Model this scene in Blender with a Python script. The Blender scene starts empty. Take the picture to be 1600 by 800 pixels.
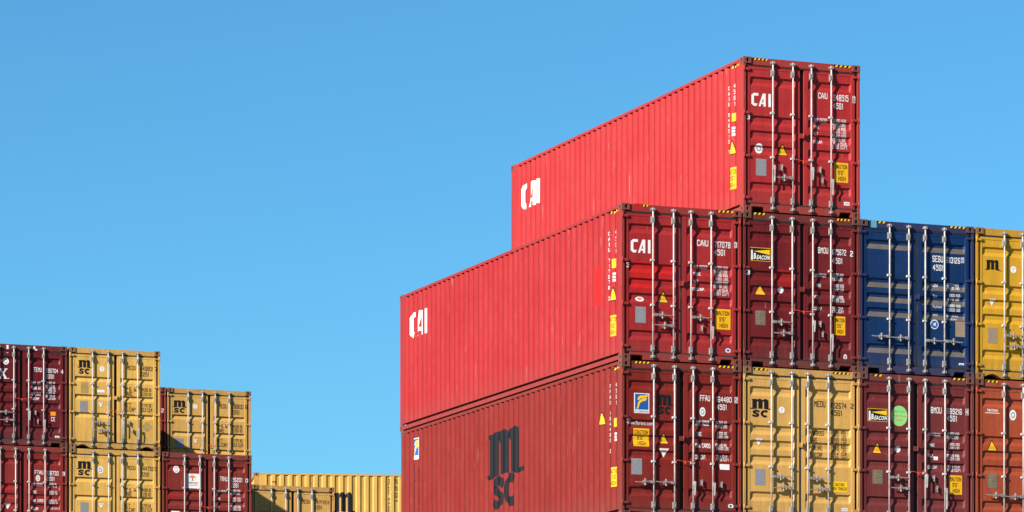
import bpy, bmesh, math, random
from mathutils import Vector, Matrix, Euler
random.seed(7)
R = math.radians
scene = bpy.context.scene
COL = scene.collection

# ------------------------------------------------------------------ camera
cam_data = bpy.data.cameras.new('camera')
cam_data.sensor_width = 36.0
cam_data.lens = 6269.14 / 1600 * 36.0
cam_data.shift_y = 0.1617 * 6269.14 / 1600
cam_data.clip_start = 0.5
cam_data.clip_end = 6000
cam = bpy.data.objects.new('camera', cam_data)
cam.location = (-28.9207, -68.7177, 1.528)
cam.rotation_euler = (R(90), 0, -0.37097)
COL.objects.link(cam)
scene.camera = cam

# ------------------------------------------------------------------ sky and sun
SUN_AZ, SUN_EL = R(67), R(28.0)        # azimuth from -Y towards -X
world = bpy.data.worlds.new('World')
scene.world = world
world.use_nodes = True
nt = world.node_tree
bg = nt.nodes['Background']
sky = nt.nodes.new('ShaderNodeTexSky')
sky.sky_type = 'NISHITA'
sky.sun_disc = False
sky.sun_elevation = SUN_EL
sky.sun_rotation = R(180) + SUN_AZ
sky.altitude = 0
sky.air_density = 1.0
sky.dust_density = 0.35
sky.ozone_density = 10.0
grade = nt.nodes.new('ShaderNodeMix')          # the deep, slightly cyan blue of a clean winter sky
grade.data_type = 'RGBA'
grade.blend_type = 'MULTIPLY'
grade.inputs[0].default_value = 1.0
grade.inputs[7].default_value = (0.80, 1.20, 1.05, 1.0)
nt.links.new(sky.outputs['Color'], grade.inputs[6])
nt.links.new(grade.outputs[2], bg.inputs['Color'])
bg.inputs['Strength'].default_value = 0.052

sd = bpy.data.lights.new('sun', 'SUN')
sd.energy = 5.0
sd.angle = R(0.5)
sd.color = (1.0, 0.93, 0.84)
sun = bpy.data.objects.new('sun', sd)
sv = Vector((-math.sin(SUN_AZ) * math.cos(SUN_EL), -math.cos(SUN_AZ) * math.cos(SUN_EL), math.sin(SUN_EL)))
sun.rotation_euler = sv.to_track_quat('Z', 'Y').to_euler()
sun.location = (-60, -40, 60)
COL.objects.link(sun)

scene.view_settings.view_transform = 'Standard'
scene.view_settings.look = 'None'
scene.view_settings.gamma = 1.0
scene.view_settings.exposure = 1.4

# ------------------------------------------------------------------ materials
def nodes_of(name):
    m = bpy.data.materials.new(name)
    m.use_nodes = True
    n = m.node_tree.nodes
    return m, m.node_tree, n['Principled BSDF']

def noise(nt, vec, scale, detail=4.0, rough=0.55, dist=0.0):
    n = nt.nodes.new('ShaderNodeTexNoise')
    n.inputs['Scale'].default_value = scale
    n.inputs['Detail'].default_value = detail
    n.inputs['Roughness'].default_value = rough
    n.inputs['Distortion'].default_value = dist
    nt.links.new(vec, n.inputs['Vector'])
    return n.outputs['Fac']

def ramp(nt, fac, a, b, va=0.0, vb=1.0):
    n = nt.nodes.new('ShaderNodeMapRange')
    n.inputs['From Min'].default_value = a
    n.inputs['From Max'].default_value = b
    n.inputs['To Min'].default_value = va
    n.inputs['To Max'].default_value = vb
    n.clamp = True
    nt.links.new(fac, n.inputs['Value'])
    return n.outputs['Result']

def mix(nt, fac, a, b, mode='MIX'):
    n = nt.nodes.new('ShaderNodeMix')
    n.data_type = 'RGBA'
    n.blend_type = mode
    for sock, v in ((n.inputs[0], fac), (n.inputs[6], a), (n.inputs[7], b)):
        if isinstance(v, bpy.types.NodeSocket):
            nt.links.new(v, sock)
        elif isinstance(v, tuple):
            sock.default_value = (*v, 1.0)
        else:
            sock.default_value = v
    return n.outputs[2]

def mapping(nt, seed, scale=(1, 1, 1)):
    tc = nt.nodes.new('ShaderNodeTexCoord')
    mp = nt.nodes.new('ShaderNodeMapping')
    mp.inputs['Location'].default_value = (seed * 3.7, seed * 1.9, seed * 5.3)
    mp.inputs['Scale'].default_value = scale
    nt.links.new(tc.outputs['Object'], mp.inputs['Vector'])
    return mp.outputs['Vector']

RUST = (0.085, 0.032, 0.018)

def paint(name, rgb, seed=0.0, rust=0.25, chalk=0.35, grime=0.5, rough=0.42, spots=0.5):
    """Weathered container paint: chalky fading, vertical run-off streaks, grime, rust chips."""
    m, nt, p = nodes_of(name)
    v = mapping(nt, seed)
    vs = mapping(nt, seed + 2.3, (7.0, 7.0, 0.35))       # tall streaks
    fine = mapping(nt, seed + 5.1, (1, 1, 1))
    rr = tuple(min(1.0, c * 1.22 + 0.014) for c in rgb)
    dk = tuple(c * 0.62 for c in rgb)
    base = mix(nt, ramp(nt, noise(nt, v, 0.9, 5, 0.6), 0.35, 0.7, 0, chalk), rgb, rr)
    base = mix(nt, ramp(nt, noise(nt, vs, 1.3, 6, 0.65), 0.48, 0.74, 0, 0.75 * grime), base, dk)
    base = mix(nt, ramp(nt, noise(nt, vs, 2.9, 4, 0.6), 0.60, 0.80, 0, 0.55 * chalk), base, rr)
    base = mix(nt, ramp(nt, noise(nt, fine, 5.5, 6, 0.7), 0.50, 0.74, 0, 0.5 * grime), base, dk)
    # long thin pale scratches
    sc = mapping(nt, seed + 8.8, (16, 16, 0.8))
    base = mix(nt, ramp(nt, noise(nt, sc, 1.6, 2, 0.5), 0.715, 0.75, 0, 0.35 * spots), base, (0.42, 0.31, 0.26))
    # road dirt and rust bleeding up from the bottom edge
    sep = nt.nodes.new('ShaderNodeSeparateXYZ')
    tc = nt.nodes.new('ShaderNodeTexCoord')
    nt.links.new(tc.outputs['Object'], sep.inputs[0])
    low = ramp(nt, sep.outputs['Z'], 0.62, 0.16)
    mul = nt.nodes.new('ShaderNodeMath')
    mul.operation = 'MULTIPLY'
    nt.links.new(low, mul.inputs[0])
    nt.links.new(ramp(nt, noise(nt, vs, 1.9, 6, 0.7), 0.38, 0.66, 0.15, 0.75), mul.inputs[1])
    base = mix(nt, mul.outputs[0], base, tuple(0.55 * c + 0.45 * r for c, r in zip(rgb, (0.085, 0.05, 0.04))))
    # thin rust runs hanging down from damage
    ru = mapping(nt, seed + 12.4, (11, 11, 0.55))
    base = mix(nt, ramp(nt, noise(nt, ru, 1.25, 5, 0.6), 0.675 - 0.06 * rust, 0.75, 0, 0.65), base, tuple(0.4 * c + 0.6 * r for c, r in zip(rgb, RUST)))
    # rust blooms and chips
    rmask = ramp(nt, noise(nt, fine, 2.2, 8, 0.72, 0.4), 0.70 - 0.22 * rust, 0.78 - 0.18 * rust, 0, 0.9)
    base = mix(nt, rmask, base, RUST)
    chips = ramp(nt, noise(nt, fine, 17, 3, 0.6), 0.72, 0.76, 0, 0.8 * spots)
    base = mix(nt, chips, base, (0.07, 0.03, 0.02))
    nt.links.new(base, p.inputs['Base Color'])
    nt.links.new(ramp(nt, noise(nt, fine, 3.5, 5, 0.6), 0.3, 0.75, rough - 0.08, rough + 0.22), p.inputs['Roughness'])
    b = nt.nodes.new('ShaderNodeBump')
    b.inputs['Strength'].default_value = 0.55
    b.inputs['Distance'].default_value = 0.03
    nt.links.new(noise(nt, mapping(nt, seed + 4, (2.2, 2.2, 0.9)), 1.3, 4, 0.5), b.inputs['Height'])
    nt.links.new(b.outputs['Normal'], p.inputs['Normal'])
    p.inputs['Specular IOR Level'].default_value = 0.14
    return m

def plain(name, rgb, rough=0.6, metal=0.0, var=0.25, scale=9.0, dirt=(0.12, 0.08, 0.06), amt=0.35):
    m, nt, p = nodes_of(name)
    v = mapping(nt, len(name) * 0.37)
    dk = tuple(c * (1 - var) for c in rgb)
    base = mix(nt, ramp(nt, noise(nt, v, scale, 5, 0.6), 0.3, 0.7), rgb, dk)
    base = mix(nt, ramp(nt, noise(nt, v, scale * 0.45, 6, 0.7), 0.56, 0.74, 0, amt), base, dirt)
    nt.links.new(base, p.inputs['Base Color'])
    p.inputs['Roughness'].default_value = rough
    p.inputs['Metallic'].default_value = metal
    p.inputs['Specular IOR Level'].default_value = 0.2
    return m

M = {}
M['galv'] = plain('galvanised_steel', (0.38, 0.36, 0.35), 0.5, 0.0, 0.35, 7, (0.13, 0.08, 0.055), 0.75)
M['steel'] = plain('dirty_steel', (0.2584, 0.2394, 0.228), 0.5, 0.2, 0.45, 14, (0.0988, 0.0608, 0.0456), 0.8)
M['rubber'] = plain('door_rubber', (0.02128, 0.01976, 0.01976), 0.75, 0, 0.3, 8, (0.076, 0.057, 0.0456), 0.6)
M['w'] = plain('white_marking', (0.60, 0.58, 0.56), 0.6, 0, 0.10, 12, (0.342, 0.19, 0.1672), 0.35)
M['fadedwhite'] = plain('faded_white_marking', (0.46, 0.40, 0.39), 0.6, 0, 0.15, 12, (0.35, 0.15, 0.13), 0.4)
M['k'] = plain('black_marking', (0.006, 0.005, 0.006), 0.6, 0, 0.2, 12, (0.05, 0.03, 0.02), 0.12)
M['yel'] = plain('yellow_sticker', (0.608, 0.304, 0.00608), 0.5, 0, 0.10, 9, (0.38, 0.19, 0.0228), 0.25)
M['brightyel'] = plain('bright_yellow_sticker', (0.646, 0.38, 0.00608), 0.5, 0, 0.08, 9, (0.38, 0.228, 0.0228), 0.15)
M['orange'] = plain('orange_sticker', (0.722, 0.228, 0.0076), 0.5, 0, 0.1)
M['grey'] = plain('data_plate_metal', (0.228, 0.2204, 0.228), 0.5, 0.1, 0.35, 40, (0.0912, 0.076, 0.076), 0.4)
M['dgrey'] = plain('corroded_data_plate', (0.152, 0.1216, 0.0912), 0.6, 0.1, 0.4, 30, (0.2432, 0.1976, 0.1368), 0.5)
M['bgrey'] = plain('tarnished_data_plate', (0.2888, 0.2052, 0.1444), 0.55, 0.1, 0.3, 35, (0.19, 0.1064, 0.0532), 0.4)
M['blue'] = plain('sticker_blue', (0.0114, 0.0684, 0.2508), 0.5, 0, 0.15)
M['green'] = plain('green_sticker', (0.1976, 0.4712, 0.1444), 0.6, 0, 0.15, 4, (0.38, 0.57, 0.228), 0.3)
M['redink'] = plain('red_ink', (0.494, 0.152, 0.076), 0.6, 0, 0.1)
M['greyink'] = plain('grey_ink', (0.228, 0.2432, 0.2736), 0.6, 0, 0.1)
M['redseal'] = plain('red_seal_plastic', (0.57, 0.0532, 0.0228), 0.4, 0, 0.1)
M['dust'] = plain('settled_dust', (0.098, 0.083, 0.074), 0.9, 0, 0.3, 5, (0.0912, 0.0912, 0.1216), 0.5)
M['teal'] = plain('teal_touch_up', (0.076, 0.2508, 0.3192), 0.6, 0, 0.2, 5, (0.0228, 0.0456, 0.114), 0.3)
M['brown'] = plain('adhesive_residue', (0.3192, 0.2052, 0.076), 0.8, 0, 0.35, 12, (0.494, 0.3192, 0.0912), 0.5)

# ------------------------------------------------------------------ mesh helpers
def link(name, bm, mats, parent, smooth=False):
    me = bpy.data.meshes.new(name)
    bm.normal_update()
    bm.to_mesh(me)
    bm.free()
    for m in (mats if isinstance(mats, (list, tuple)) else [mats]):
        me.materials.append(m)
    if smooth:
        for p in me.polygons:
            p.use_smooth = True
    o = bpy.data.objects.new(name, me)
    COL.objects.link(o)
    o.parent = parent
    return o

def box(bm, x0, x1, y0, y1, z0, z1, mi=0):
    v = [bm.verts.new(c) for c in ((x0, y0, z0), (x1, y0, z0), (x1, y1, z0), (x0, y1, z0),
                                   (x0, y0, z1), (x1, y0, z1), (x1, y1, z1), (x0, y1, z1))]
    for f in ((0, 1, 5, 4), (1, 2, 6, 5), (2, 3, 7, 6), (3, 0, 4, 7), (4, 5, 6, 7), (3, 2, 1, 0)):
        bm.faces.new([v[i] for i in f]).material_index = mi

def tube(bm, p0, p1, r, n=10, mi=0):
    p0, p1 = Vector(p0), Vector(p1)
    d = (p1 - p0).normalized()
    a = d.orthogonal().normalized()
    b = d.cross(a)
    r0, r1 = [], []
    for i in range(n):
        t = 2 * math.pi * i / n
        o = (a * math.cos(t) + b * math.sin(t)) * r
        r0.append(bm.verts.new(p0 + o))
        r1.append(bm.verts.new(p1 + o))
    for i in range(n):
        j = (i + 1) % n
        f = bm.faces.new((r0[i], r0[j], r1[j], r1[i]))
        f.material_index = mi
        f.smooth = True
    bm.faces.new(r0[::-1]).material_index = mi
    bm.faces.new(r1).material_index = mi

def prism_y(bm, pts, y0, y1, mi=0):
    """A closed outline in x,z pushed from y0 to y1."""
    a = [bm.verts.new((x, y0, z)) for x, z in pts]
    b = [bm.verts.new((x, y1, z)) for x, z in pts]
    n = len(pts)
    bm.faces.new(a).material_index = mi
    bm.faces.new(b[::-1]).material_index = mi
    for i in range(n):
        j = (i + 1) % n
        bm.faces.new((a[j], a[i], b[i], b[j])).material_index = mi

def holed_face(bm, to3, w, h, cx, cz, rx, rz, inward, n=12):
    """A w x h face with an oval hole 5 cm deep; to3(u, v) gives the point in space."""
    angs = [2 * math.pi * i / n for i in range(n)]
    angs += [math.atan2(b - cz, a - cx) % (2 * math.pi) for a in (0, w) for b in (0, h)]
    angs = sorted(set(round(a, 4) for a in angs))
    inner, outer = [], []
    for a in angs:
        c, s = math.cos(a), math.sin(a)
        inner.append(bm.verts.new(to3(cx + rx * c, cz + rz * s)))
        t = 1e9
        if c > 1e-6: t = min(t, (w - cx) / c)
        if c < -1e-6: t = min(t, -cx / c)
        if s > 1e-6: t = min(t, (h - cz) / s)
        if s < -1e-6: t = min(t, -cz / s)
        outer.append(bm.verts.new(to3(cx + t * c, cz + t * s)))
    deep = [bm.verts.new(v.co + inward * 0.05) for v in inner]
    m = len(angs)
    for i in range(m):
        j = (i + 1) % m
        bm.faces.new((outer[i], outer[j], inner[j], inner[i]))
        bm.faces.new((inner[i], inner[j], deep[j], deep[i]))
    bm.faces.new(deep)

SPEC = {'a4': [('rods', [0.663, 1.086, 1.465, 1.867]),
        ('florens', (0.258, 0.602, 0.566, 0.974)),
        ('msc', (0.72, 0.603, 1.037, 0.976), 'k'),
        ('webtext', (0.129, 1.117, 0.647, 1.191)),
        ('text', (1.6, 0.58, 1.805, 0.692), 'FFAU', 'w'),
        ('text', (1.937, 0.592, 2.249, 0.697), '164480', 'w'),
        ('textbox', (2.307, 0.588, 2.373, 0.701), '2', 'w'),
        ('text', (1.945, 0.737, 2.142, 0.842), '45G1', 'w'),
        ('round', (1.592, 0.807, 1.711, 0.979)),
        ('text', (1.519, 1.054, 1.789, 1.151), 'MAX. GROSS', 'w'),
        ('text', (1.527, 1.275, 1.633, 1.349), 'TARE', 'w'),
        ('text', (1.51, 1.481, 1.814, 1.571), 'MAX. CARGO', 'w'),
        ('text', (1.51, 1.7, 1.732, 1.782), 'CU. CAP.', 'w'),
        ('text', (1.92, 1.052, 2.15, 1.105), '32.500 KG', 'w'),
        ('text', (1.92, 1.12, 2.167, 1.18), '71.650 LBS', 'w'),
        ('text', (1.945, 1.255, 2.15, 1.311), '3.700 KG', 'w'),
        ('text', (1.945, 1.325, 2.175, 1.382), '8.160 LBS', 'w'),
        ('text', (1.92, 1.473, 2.15, 1.529), '28.800 KG', 'w'),
        ('text', (1.928, 1.539, 2.183, 1.596), '63.490 LBS', 'w'),
        ('text', (1.953, 1.689, 2.167, 1.742), '76.4 CU.M', 'w'),
        ('text', (1.953, 1.749, 2.2, 1.801), '2.700 CU.FT', 'w'),
        ('whiterect', (2.002, 1.857, 2.204, 1.962)),
        ('caution', (0.246, 1.258, 0.566, 1.593)),
        ('tri', (0.748, 1.335, 0.968, 1.522)),
        ('wtri', (0.761, 1.611, 0.972, 1.783)),
        ('plate', (0.202, 1.82, 0.42, 2.118), 'g'),
        ('oval', (2.175, 2.599, 2.282, 2.682)),
        ('three', (0.113, 1.083, 0.186, 1.172)),
        ('hd', 0.655, 2.25, 'L'),
        ('hd', 1.078, 2.249, 'L'),
        ('hub', 1.633, 2.216),
        ('hub', 2.039, 2.238),
        ('hang', 1.478, 2.207, 2.477),
        ('hang', 1.883, 2.218, 2.469),
        ('seal', (1.098, 1.834, 1.453, 1.845)),
        ('keeper', 1.29, 1.414),
        ('stripe', (0.242, -0.001, 0.566, 0.066)),
        ('stripe', (1.945, -0.003, 2.299, 0.065))],
 'a4_side': [('stripe', (0.134, 0.077, 0.467, 0.17)),
             ('col', (0.328, 0.38, 0.402, 0.828), '45G1', 'w'),
             ('col', (0.616, 0.381, 0.691, 1.694), 'FFAU 164480 2', 'w'),
             ('yrect', (0.328, 1.042, 0.43, 1.203)),
             ('whiterect', (0.328, 1.31, 0.43, 1.472)),
             ('tri', (0.888, 0.87, 1.123, 1.097)),
             ('caution', (0.281, 1.953, 0.597, 2.319)),
             ('mscbig_m', (5.144, 0.60, 7.024, 1.52)),
             ('mscbig_sc', (5.42, 1.53, 6.785, 2.18)),
             ('florens', (11.079, 0.235, 11.407, 0.686)),
             ('vtext', (11.30, 0.774, 11.41, 1.772), 'www.florens.com', 'k'),
             ('vtext', (11.05, 0.917, 11.16, 1.794), 'FFAU 164480 2', 'k')],
 'a5': [('rods', [0.645, 1.064, 1.421, 1.833]),
        ('cai', (0.192, 0.655, 0.591, 0.905)),
        ('text', (1.54, 0.588, 1.769, 0.705), 'CAIU', 'w'),
        ('text', (1.893, 0.597, 2.225, 0.715), '717078', 'w'),
        ('textbox', (2.299, 0.589, 2.359, 0.699), '3', 'w'),
        ('text', (1.893, 0.747, 2.109, 0.861), '45G1', 'w'),
        ('text', (1.466, 1.064, 1.751, 1.123), 'MAX GROSS', 'w'),
        ('text', (1.466, 1.198, 1.618, 1.257), 'TARE', 'w'),
        ('text', (1.466, 1.342, 1.567, 1.397), 'NET', 'w'),
        ('text', (1.444, 1.486, 1.705, 1.545), 'CU.CAP.', 'w'),
        ('text', (1.889, 1.061, 2.183, 1.12), '32.500 KGS.', 'w'),
        ('text', (1.889, 1.136, 2.183, 1.191), '71.650 LBS.', 'w'),
        ('text', (1.916, 1.203, 2.183, 1.257), '3.700 KGS.', 'w'),
        ('text', (1.916, 1.274, 2.183, 1.329), '8.160 LBS.', 'w'),
        ('text', (1.889, 1.347, 2.183, 1.397), '28.800 KGS.', 'w'),
        ('text', (1.889, 1.418, 2.183, 1.468), '63.490 LBS.', 'w'),
        ('text', (1.916, 1.485, 2.183, 1.539), '76.4 CU.M.', 'w'),
        ('text', (1.889, 1.552, 2.202, 1.611), '2.697 CU.FT.', 'w'),
        ('leaf', (0.292, 1.715, 0.464, 1.807)),
        ('tri', (0.736, 1.602, 0.959, 1.802)),
        ('plate', (0.283, 1.906, 0.496, 2.207), 'g'),
        ('caution', (1.912, 1.862, 2.225, 2.245)),
        ('oval', (2.119, 2.592, 2.229, 2.677)),
        ('three', (0.102, 1.095, 0.165, 1.187)),
        ('hd', 0.668, 2.046, 'R'),
        ('hd', 1.046, 2.239, 'L'),
        ('hd', 1.444, 2.051, 'R'),
        ('hub', 1.636, 2.242),
        ('hang', 1.815, 2.207, 2.451),
        ('keeper', 1.261, 1.432),
        ('redpatch', (0.201, 1.063, 0.618, 1.605)),
        ('redpatch', (0.655, 1.079, 1.055, 1.392)),
        ('stripe', (0.409, -0.009, 0.546, 0.049)),
        ('stripe', (1.935, -0.003, 2.285, 0.068)),
        ('redpatch', (0.265, -0.009, 0.4, 0.108))],
 'a5_side': [('stripe', (0.152, 0.059, 0.672, 0.159)),
             ('col', (0.346, 0.443, 0.421, 0.916), '45G1', 'w'),
             ('col', (0.653, 0.429, 0.747, 1.743), 'CAIU 717078 3', 'w'),
             ('yrect', (0.374, 0.973, 0.495, 1.145)),
             ('whiterect', (0.374, 1.231, 0.495, 1.403)),
             ('tri', (0.365, 1.513, 0.579, 1.746)),
             ('caution', (0.328, 2.024, 0.644, 2.415)),
             ('redpatch', (1.029, 1.0, 1.408, 1.743)),
             ('cai', (10.66, 0.475, 11.64, 0.995))],
 'b4': [('rods', [0.595, 1.022, 1.355, 1.785]),
        ('msc', (0.165, 0.594, 0.563, 0.941), 'k'),
        ('round', (0.746, 0.726, 0.87, 0.849), 'T'),
        ('wtri', (0.26, 1.34, 0.419, 1.492)),
        ('plate', (0.256, 1.918, 0.463, 2.222), 'g'),
        ('text', (1.487, 0.581, 1.717, 0.697), 'MEDU', 'k'),
        ('text', (1.822, 0.599, 2.161, 0.709), '452674', 'k'),
        ('text', (2.25, 0.601, 2.311, 0.7), '2', 'k'),
        ('text', (1.83, 0.74, 2.06, 0.849), '45G1', 'k'),
        ('text', (1.395, 1.143, 1.701, 1.238), 'MAXGROSS', 'k'),
        ('text', (1.395, 1.278, 1.548, 1.372), 'TARE', 'k'),
        ('text', (1.395, 1.421, 1.66, 1.515), 'PAYLOAD', 'k'),
        ('text', (1.395, 1.559, 1.668, 1.65), 'CUB.CAP.', 'k'),
        ('text', (1.846, 1.124, 2.153, 1.182), '32.500  KGS', 'k'),
        ('text', (1.846, 1.197, 2.161, 1.252), '71.650  LBS', 'k'),
        ('text', (1.846, 1.263, 2.161, 1.321), '3.890  KGS', 'k'),
        ('text', (1.846, 1.332, 2.161, 1.386), '8.580  LBS', 'k'),
        ('text', (1.846, 1.405, 2.161, 1.463), '28.610  KGS', 'k'),
        ('text', (1.846, 1.474, 2.161, 1.532), '63.070  LBS', 'k'),
        ('text', (1.862, 1.539, 2.169, 1.601), '76.4  CUM', 'k'),
        ('text', (1.846, 1.616, 2.185, 1.674), '2.700  CUFT', 'k'),
        ('trailer', (1.838, 2.094, 2.181, 2.29)),
        ('label', (2.064, 2.593, 2.185, 2.651)),
        ('hd', 0.65, 2.051, 'R'),
        ('hd', 1.01, 2.255, 'L'),
        ('hd', 1.395, 2.052, 'R'),
        ('hd', 1.765, 2.256, 'L'),
        ('keeper', 1.194, 1.435),
        ('stripe', (0.221, 0.008, 0.507, 0.073)),
        ('stripe', (1.87, 0.006, 2.218, 0.072))],
 'b5': [('rods', [0.609, 1.029, 1.459, 1.835]),
        ('beacon', (0.145, 0.662, 0.572, 0.916)),
        ('text', (1.567, 0.58, 1.778, 0.695), 'BMOU', 'w'),
        ('text', (1.863, 0.598, 2.155, 0.709), '675672', 'w'),
        ('text', (2.24, 0.613, 2.297, 0.719), '2', 'w'),
        ('text', (1.863, 0.763, 2.07, 0.873), '45G1', 'w'),
        ('text', (1.487, 1.08, 1.741, 1.14), 'MAX.GROSS', 'w'),
        ('text', (1.515, 1.278, 1.628, 1.337), 'TARE', 'w'),
        ('text', (1.487, 1.492, 1.581, 1.552), 'NET', 'w'),
        ('text', (1.478, 1.711, 1.666, 1.77), 'CU.CAP.', 'w'),
        ('text', (1.863, 1.059, 2.099, 1.119), '32.500 KGS', 'w'),
        ('text', (1.863, 1.136, 2.089, 1.196), '71.650 LBS', 'w'),
        ('text', (1.891, 1.262, 2.108, 1.322), '3.830 KGS', 'w'),
        ('text', (1.891, 1.339, 2.108, 1.399), '8.440 LBS', 'w'),
        ('text', (1.863, 1.476, 2.099, 1.536), '28.670 KGS', 'w'),
        ('text', (1.863, 1.544, 2.118, 1.603), '63.210 LBS', 'w'),
        ('text', (1.863, 1.689, 2.099, 1.744), '76.4 CU.M', 'w'),
        ('text', (1.863, 1.752, 2.118, 1.807), '2.700 CU.FT', 'w'),
        ('round', (0.73, 1.372, 0.856, 1.495), 'T'),
        ('tri', (0.247, 1.363, 0.484, 1.548)),
        ('plate', (0.256, 1.844, 0.47, 2.122), 'd'),
        ('caution', (1.901, 1.87, 2.137, 2.227)),
        ('leaf', (2.099, 2.583, 2.174, 2.693)),
        ('three', (0.053, 1.091, 0.145, 1.184)),
        ('hd', 0.637, 2.049, 'R'),
        ('hd', 1.01, 2.249, 'L'),
        ('hub', 1.609, 2.032),
        ('hub', 1.656, 2.224),
        ('hang', 1.469, 1.988, 2.209),
        ('hang', 1.873, 2.222, 2.562),
        ('seal', (1.047, 1.818, 1.431, 1.818)),
        ('keeper', 1.309, 1.403),
        ('redpatch', (0.674, 1.048, 1.005, 1.395)),
        ('stripe', (0.191, -0.002, 0.46, 0.057)),
        ('stripe', (1.929, 0.007, 2.231, 0.067))],
 'c4': [('rods', [0.635, 1.059, 1.405, 1.827]),
        ('beacon', (0.175, 0.67, 0.596, 0.915)),
        ('green', (0.674, 0.593, 1.019, 0.986)),
        ('text', (1.523, 0.585, 1.752, 0.705), 'BMOU', 'w'),
        ('text', (1.863, 0.596, 2.188, 0.709), '689216', 'w'),
        ('textbox', (2.267, 0.591, 2.331, 0.711), '4', 'w'),
        ('text', (1.871, 0.733, 2.077, 0.846), '45G1', 'w'),
        ('text', (1.46, 1.081, 1.736, 1.137), 'MAX.GROSS', 'w'),
        ('text', (1.476, 1.288, 1.602, 1.344), 'TARE', 'w'),
        ('text', (1.476, 1.493, 1.578, 1.549), 'NET', 'w'),
        ('text', (1.468, 1.71, 1.681, 1.766), 'CU.CAP.', 'w'),
        ('text', (1.871, 1.057, 2.132, 1.11), '32.500 KGS', 'w'),
        ('text', (1.871, 1.124, 2.124, 1.18), '71.650 LBS', 'w'),
        ('text', (1.902, 1.261, 2.14, 1.314), '3.830 KGS', 'w'),
        ('text', (1.902, 1.328, 2.132, 1.381), '8.440 LBS', 'w'),
        ('text', (1.871, 1.474, 2.14, 1.523), '28.670 KGS', 'w'),
        ('text', (1.871, 1.537, 2.14, 1.59), '63.210 LBS', 'w'),
        ('text', (1.902, 1.692, 2.156, 1.741), '76.4 CU.M', 'w'),
        ('text', (1.886, 1.755, 2.18, 1.808), '2.700 CU.FT.', 'w'),
        ('whiterect', (1.578, 1.535, 1.673, 1.602)),
        ('tri', (0.284, 1.322, 0.479, 1.519)),
        ('round', (0.761, 1.367, 0.886, 1.486), 'T'),
        ('plate', (0.276, 1.834, 0.495, 2.108), 'd'),
        ('caution', (1.91, 1.878, 2.192, 2.246)),
        ('hd', 0.667, 1.971, 'R'),
        ('hd', 1.043, 2.174, 'L'),
        ('hub', 1.582, 1.949),
        ('hub', 1.649, 2.151),
        ('hang', 1.42, 1.885, 2.153),
        ('hang', 1.867, 2.136, 2.553),
        ('seal', (1.074, 1.843, 1.389, 1.871)),
        ('keeper', 1.255, 1.405),
        ('stripe', (0.276, 0.011, 0.479, 0.067)),
        ('stripe', (1.958, -0.002, 2.251, 0.062))],
 'c5': [('rods', [0.644, 1.053, 1.404, 1.816]),
        ('text', (1.557, 0.594, 1.784, 0.718), 'SEGU', 'w'),
        ('text', (1.858, 0.607, 2.151, 0.723), '613126', 'w'),
        ('textbox', (2.17, 0.596, 2.235, 0.704), '5', 'w'),
        ('text', (1.566, 0.767, 1.784, 0.883), '45G1', 'w'),
        ('text', (1.538, 1.136, 1.677, 1.194), 'MGW', 'w'),
        ('text', (1.566, 1.342, 1.659, 1.4), 'Tare', 'w'),
        ('text', (1.566, 1.547, 1.751, 1.613), 'Payload', 'w'),
        ('text', (1.557, 1.698, 1.682, 1.756), 'Space', 'w'),
        ('text', (1.872, 1.105, 2.133, 1.159), '32500 KGS', 'w'),
        ('text', (1.891, 1.171, 2.142, 1.225), '71650 LBS', 'w'),
        ('text', (1.909, 1.311, 2.151, 1.365), '3.820 KGS', 'w'),
        ('text', (1.9, 1.382, 2.142, 1.436), '8.420 LBS', 'w'),
        ('text', (1.881, 1.511, 2.16, 1.565), '28680 KGS', 'w'),
        ('text', (1.881, 1.59, 2.151, 1.648), '63230 LBS', 'w'),
        ('text', (1.872, 1.711, 2.114, 1.765), 'Bridgetown', 'w'),
        ('text', (1.891, 1.774, 2.086, 1.811), 'Barbados', 'w'),
        ('emblem', (1.51, 1.824, 1.686, 2.006)),
        ('plate', (2.049, 1.836, 2.254, 2.127), 'b'),
        ('label', (2.123, 2.632, 2.235, 2.69)),
        ('hd', 0.63, 2.205, 'L'),
        ('hd', 1.044, 2.216, 'L'),
        ('hd', 1.436, 2.238, 'R'),
        ('hd', 1.844, 2.233, 'R'),
        ('keeper', 1.228, 1.413),
        ('stripe', (0.369, -0.002, 0.543, 0.064)),
        ('stripe', (1.9, -0.003, 2.254, 0.063)),
        ('tealpatch', (0.24, -0.001, 0.359, 0.139))],
 'd4': [('rods', [0.624, 1.041, 1.328, 1.752]),
        ('triton', (0.212, 0.57, 0.521, 0.651)),
        ('round', (0.741, 0.563, 0.887, 0.768)),
        ('tri', (0.259, 1.18, 0.47, 1.374)),
        ('plate', (0.266, 1.821, 0.478, 2.099), 'd'),
        ('hd', 0.613, 2.233, 'L'),
        ('hd', 1.034, 2.243, 'L'),
        ('redpatch', (0.704, 1.078, 0.832, 1.241)),
        ('stripe', (0.223, 0.001, 0.492, 0.079))],
 'd5': [('rods', [0.631, 1.026, 1.268, 1.521]),
        ('msc_m', (0.221, 0.601, 0.577, 0.823)),
        ('round', (0.762, 0.702, 0.891, 0.835), 'T'),
        ('wtri', (0.296, 1.353, 0.446, 1.505)),
        ('plate', (0.274, 1.916, 0.48, 2.213), 'b'),
        ('hd', 0.659, 2.052, 'R'),
        ('hd', 1.017, 2.256, 'L')],
 'm5': [('rods', [0.678, 1.088, 1.443, 1.866]),
        ('text', (1.581, 0.612, 1.807, 0.714), 'FTAU', 'w'),
        ('text', (1.894, 0.617, 2.212, 0.73), '128730', 'w'),
        ('textbox', (2.317, 0.622, 2.38, 0.732), '1', 'w'),
        ('text', (1.894, 0.767, 2.102, 0.869), '22G1', 'w'),
        ('round', (1.609, 0.737, 1.724, 0.897)),
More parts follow.
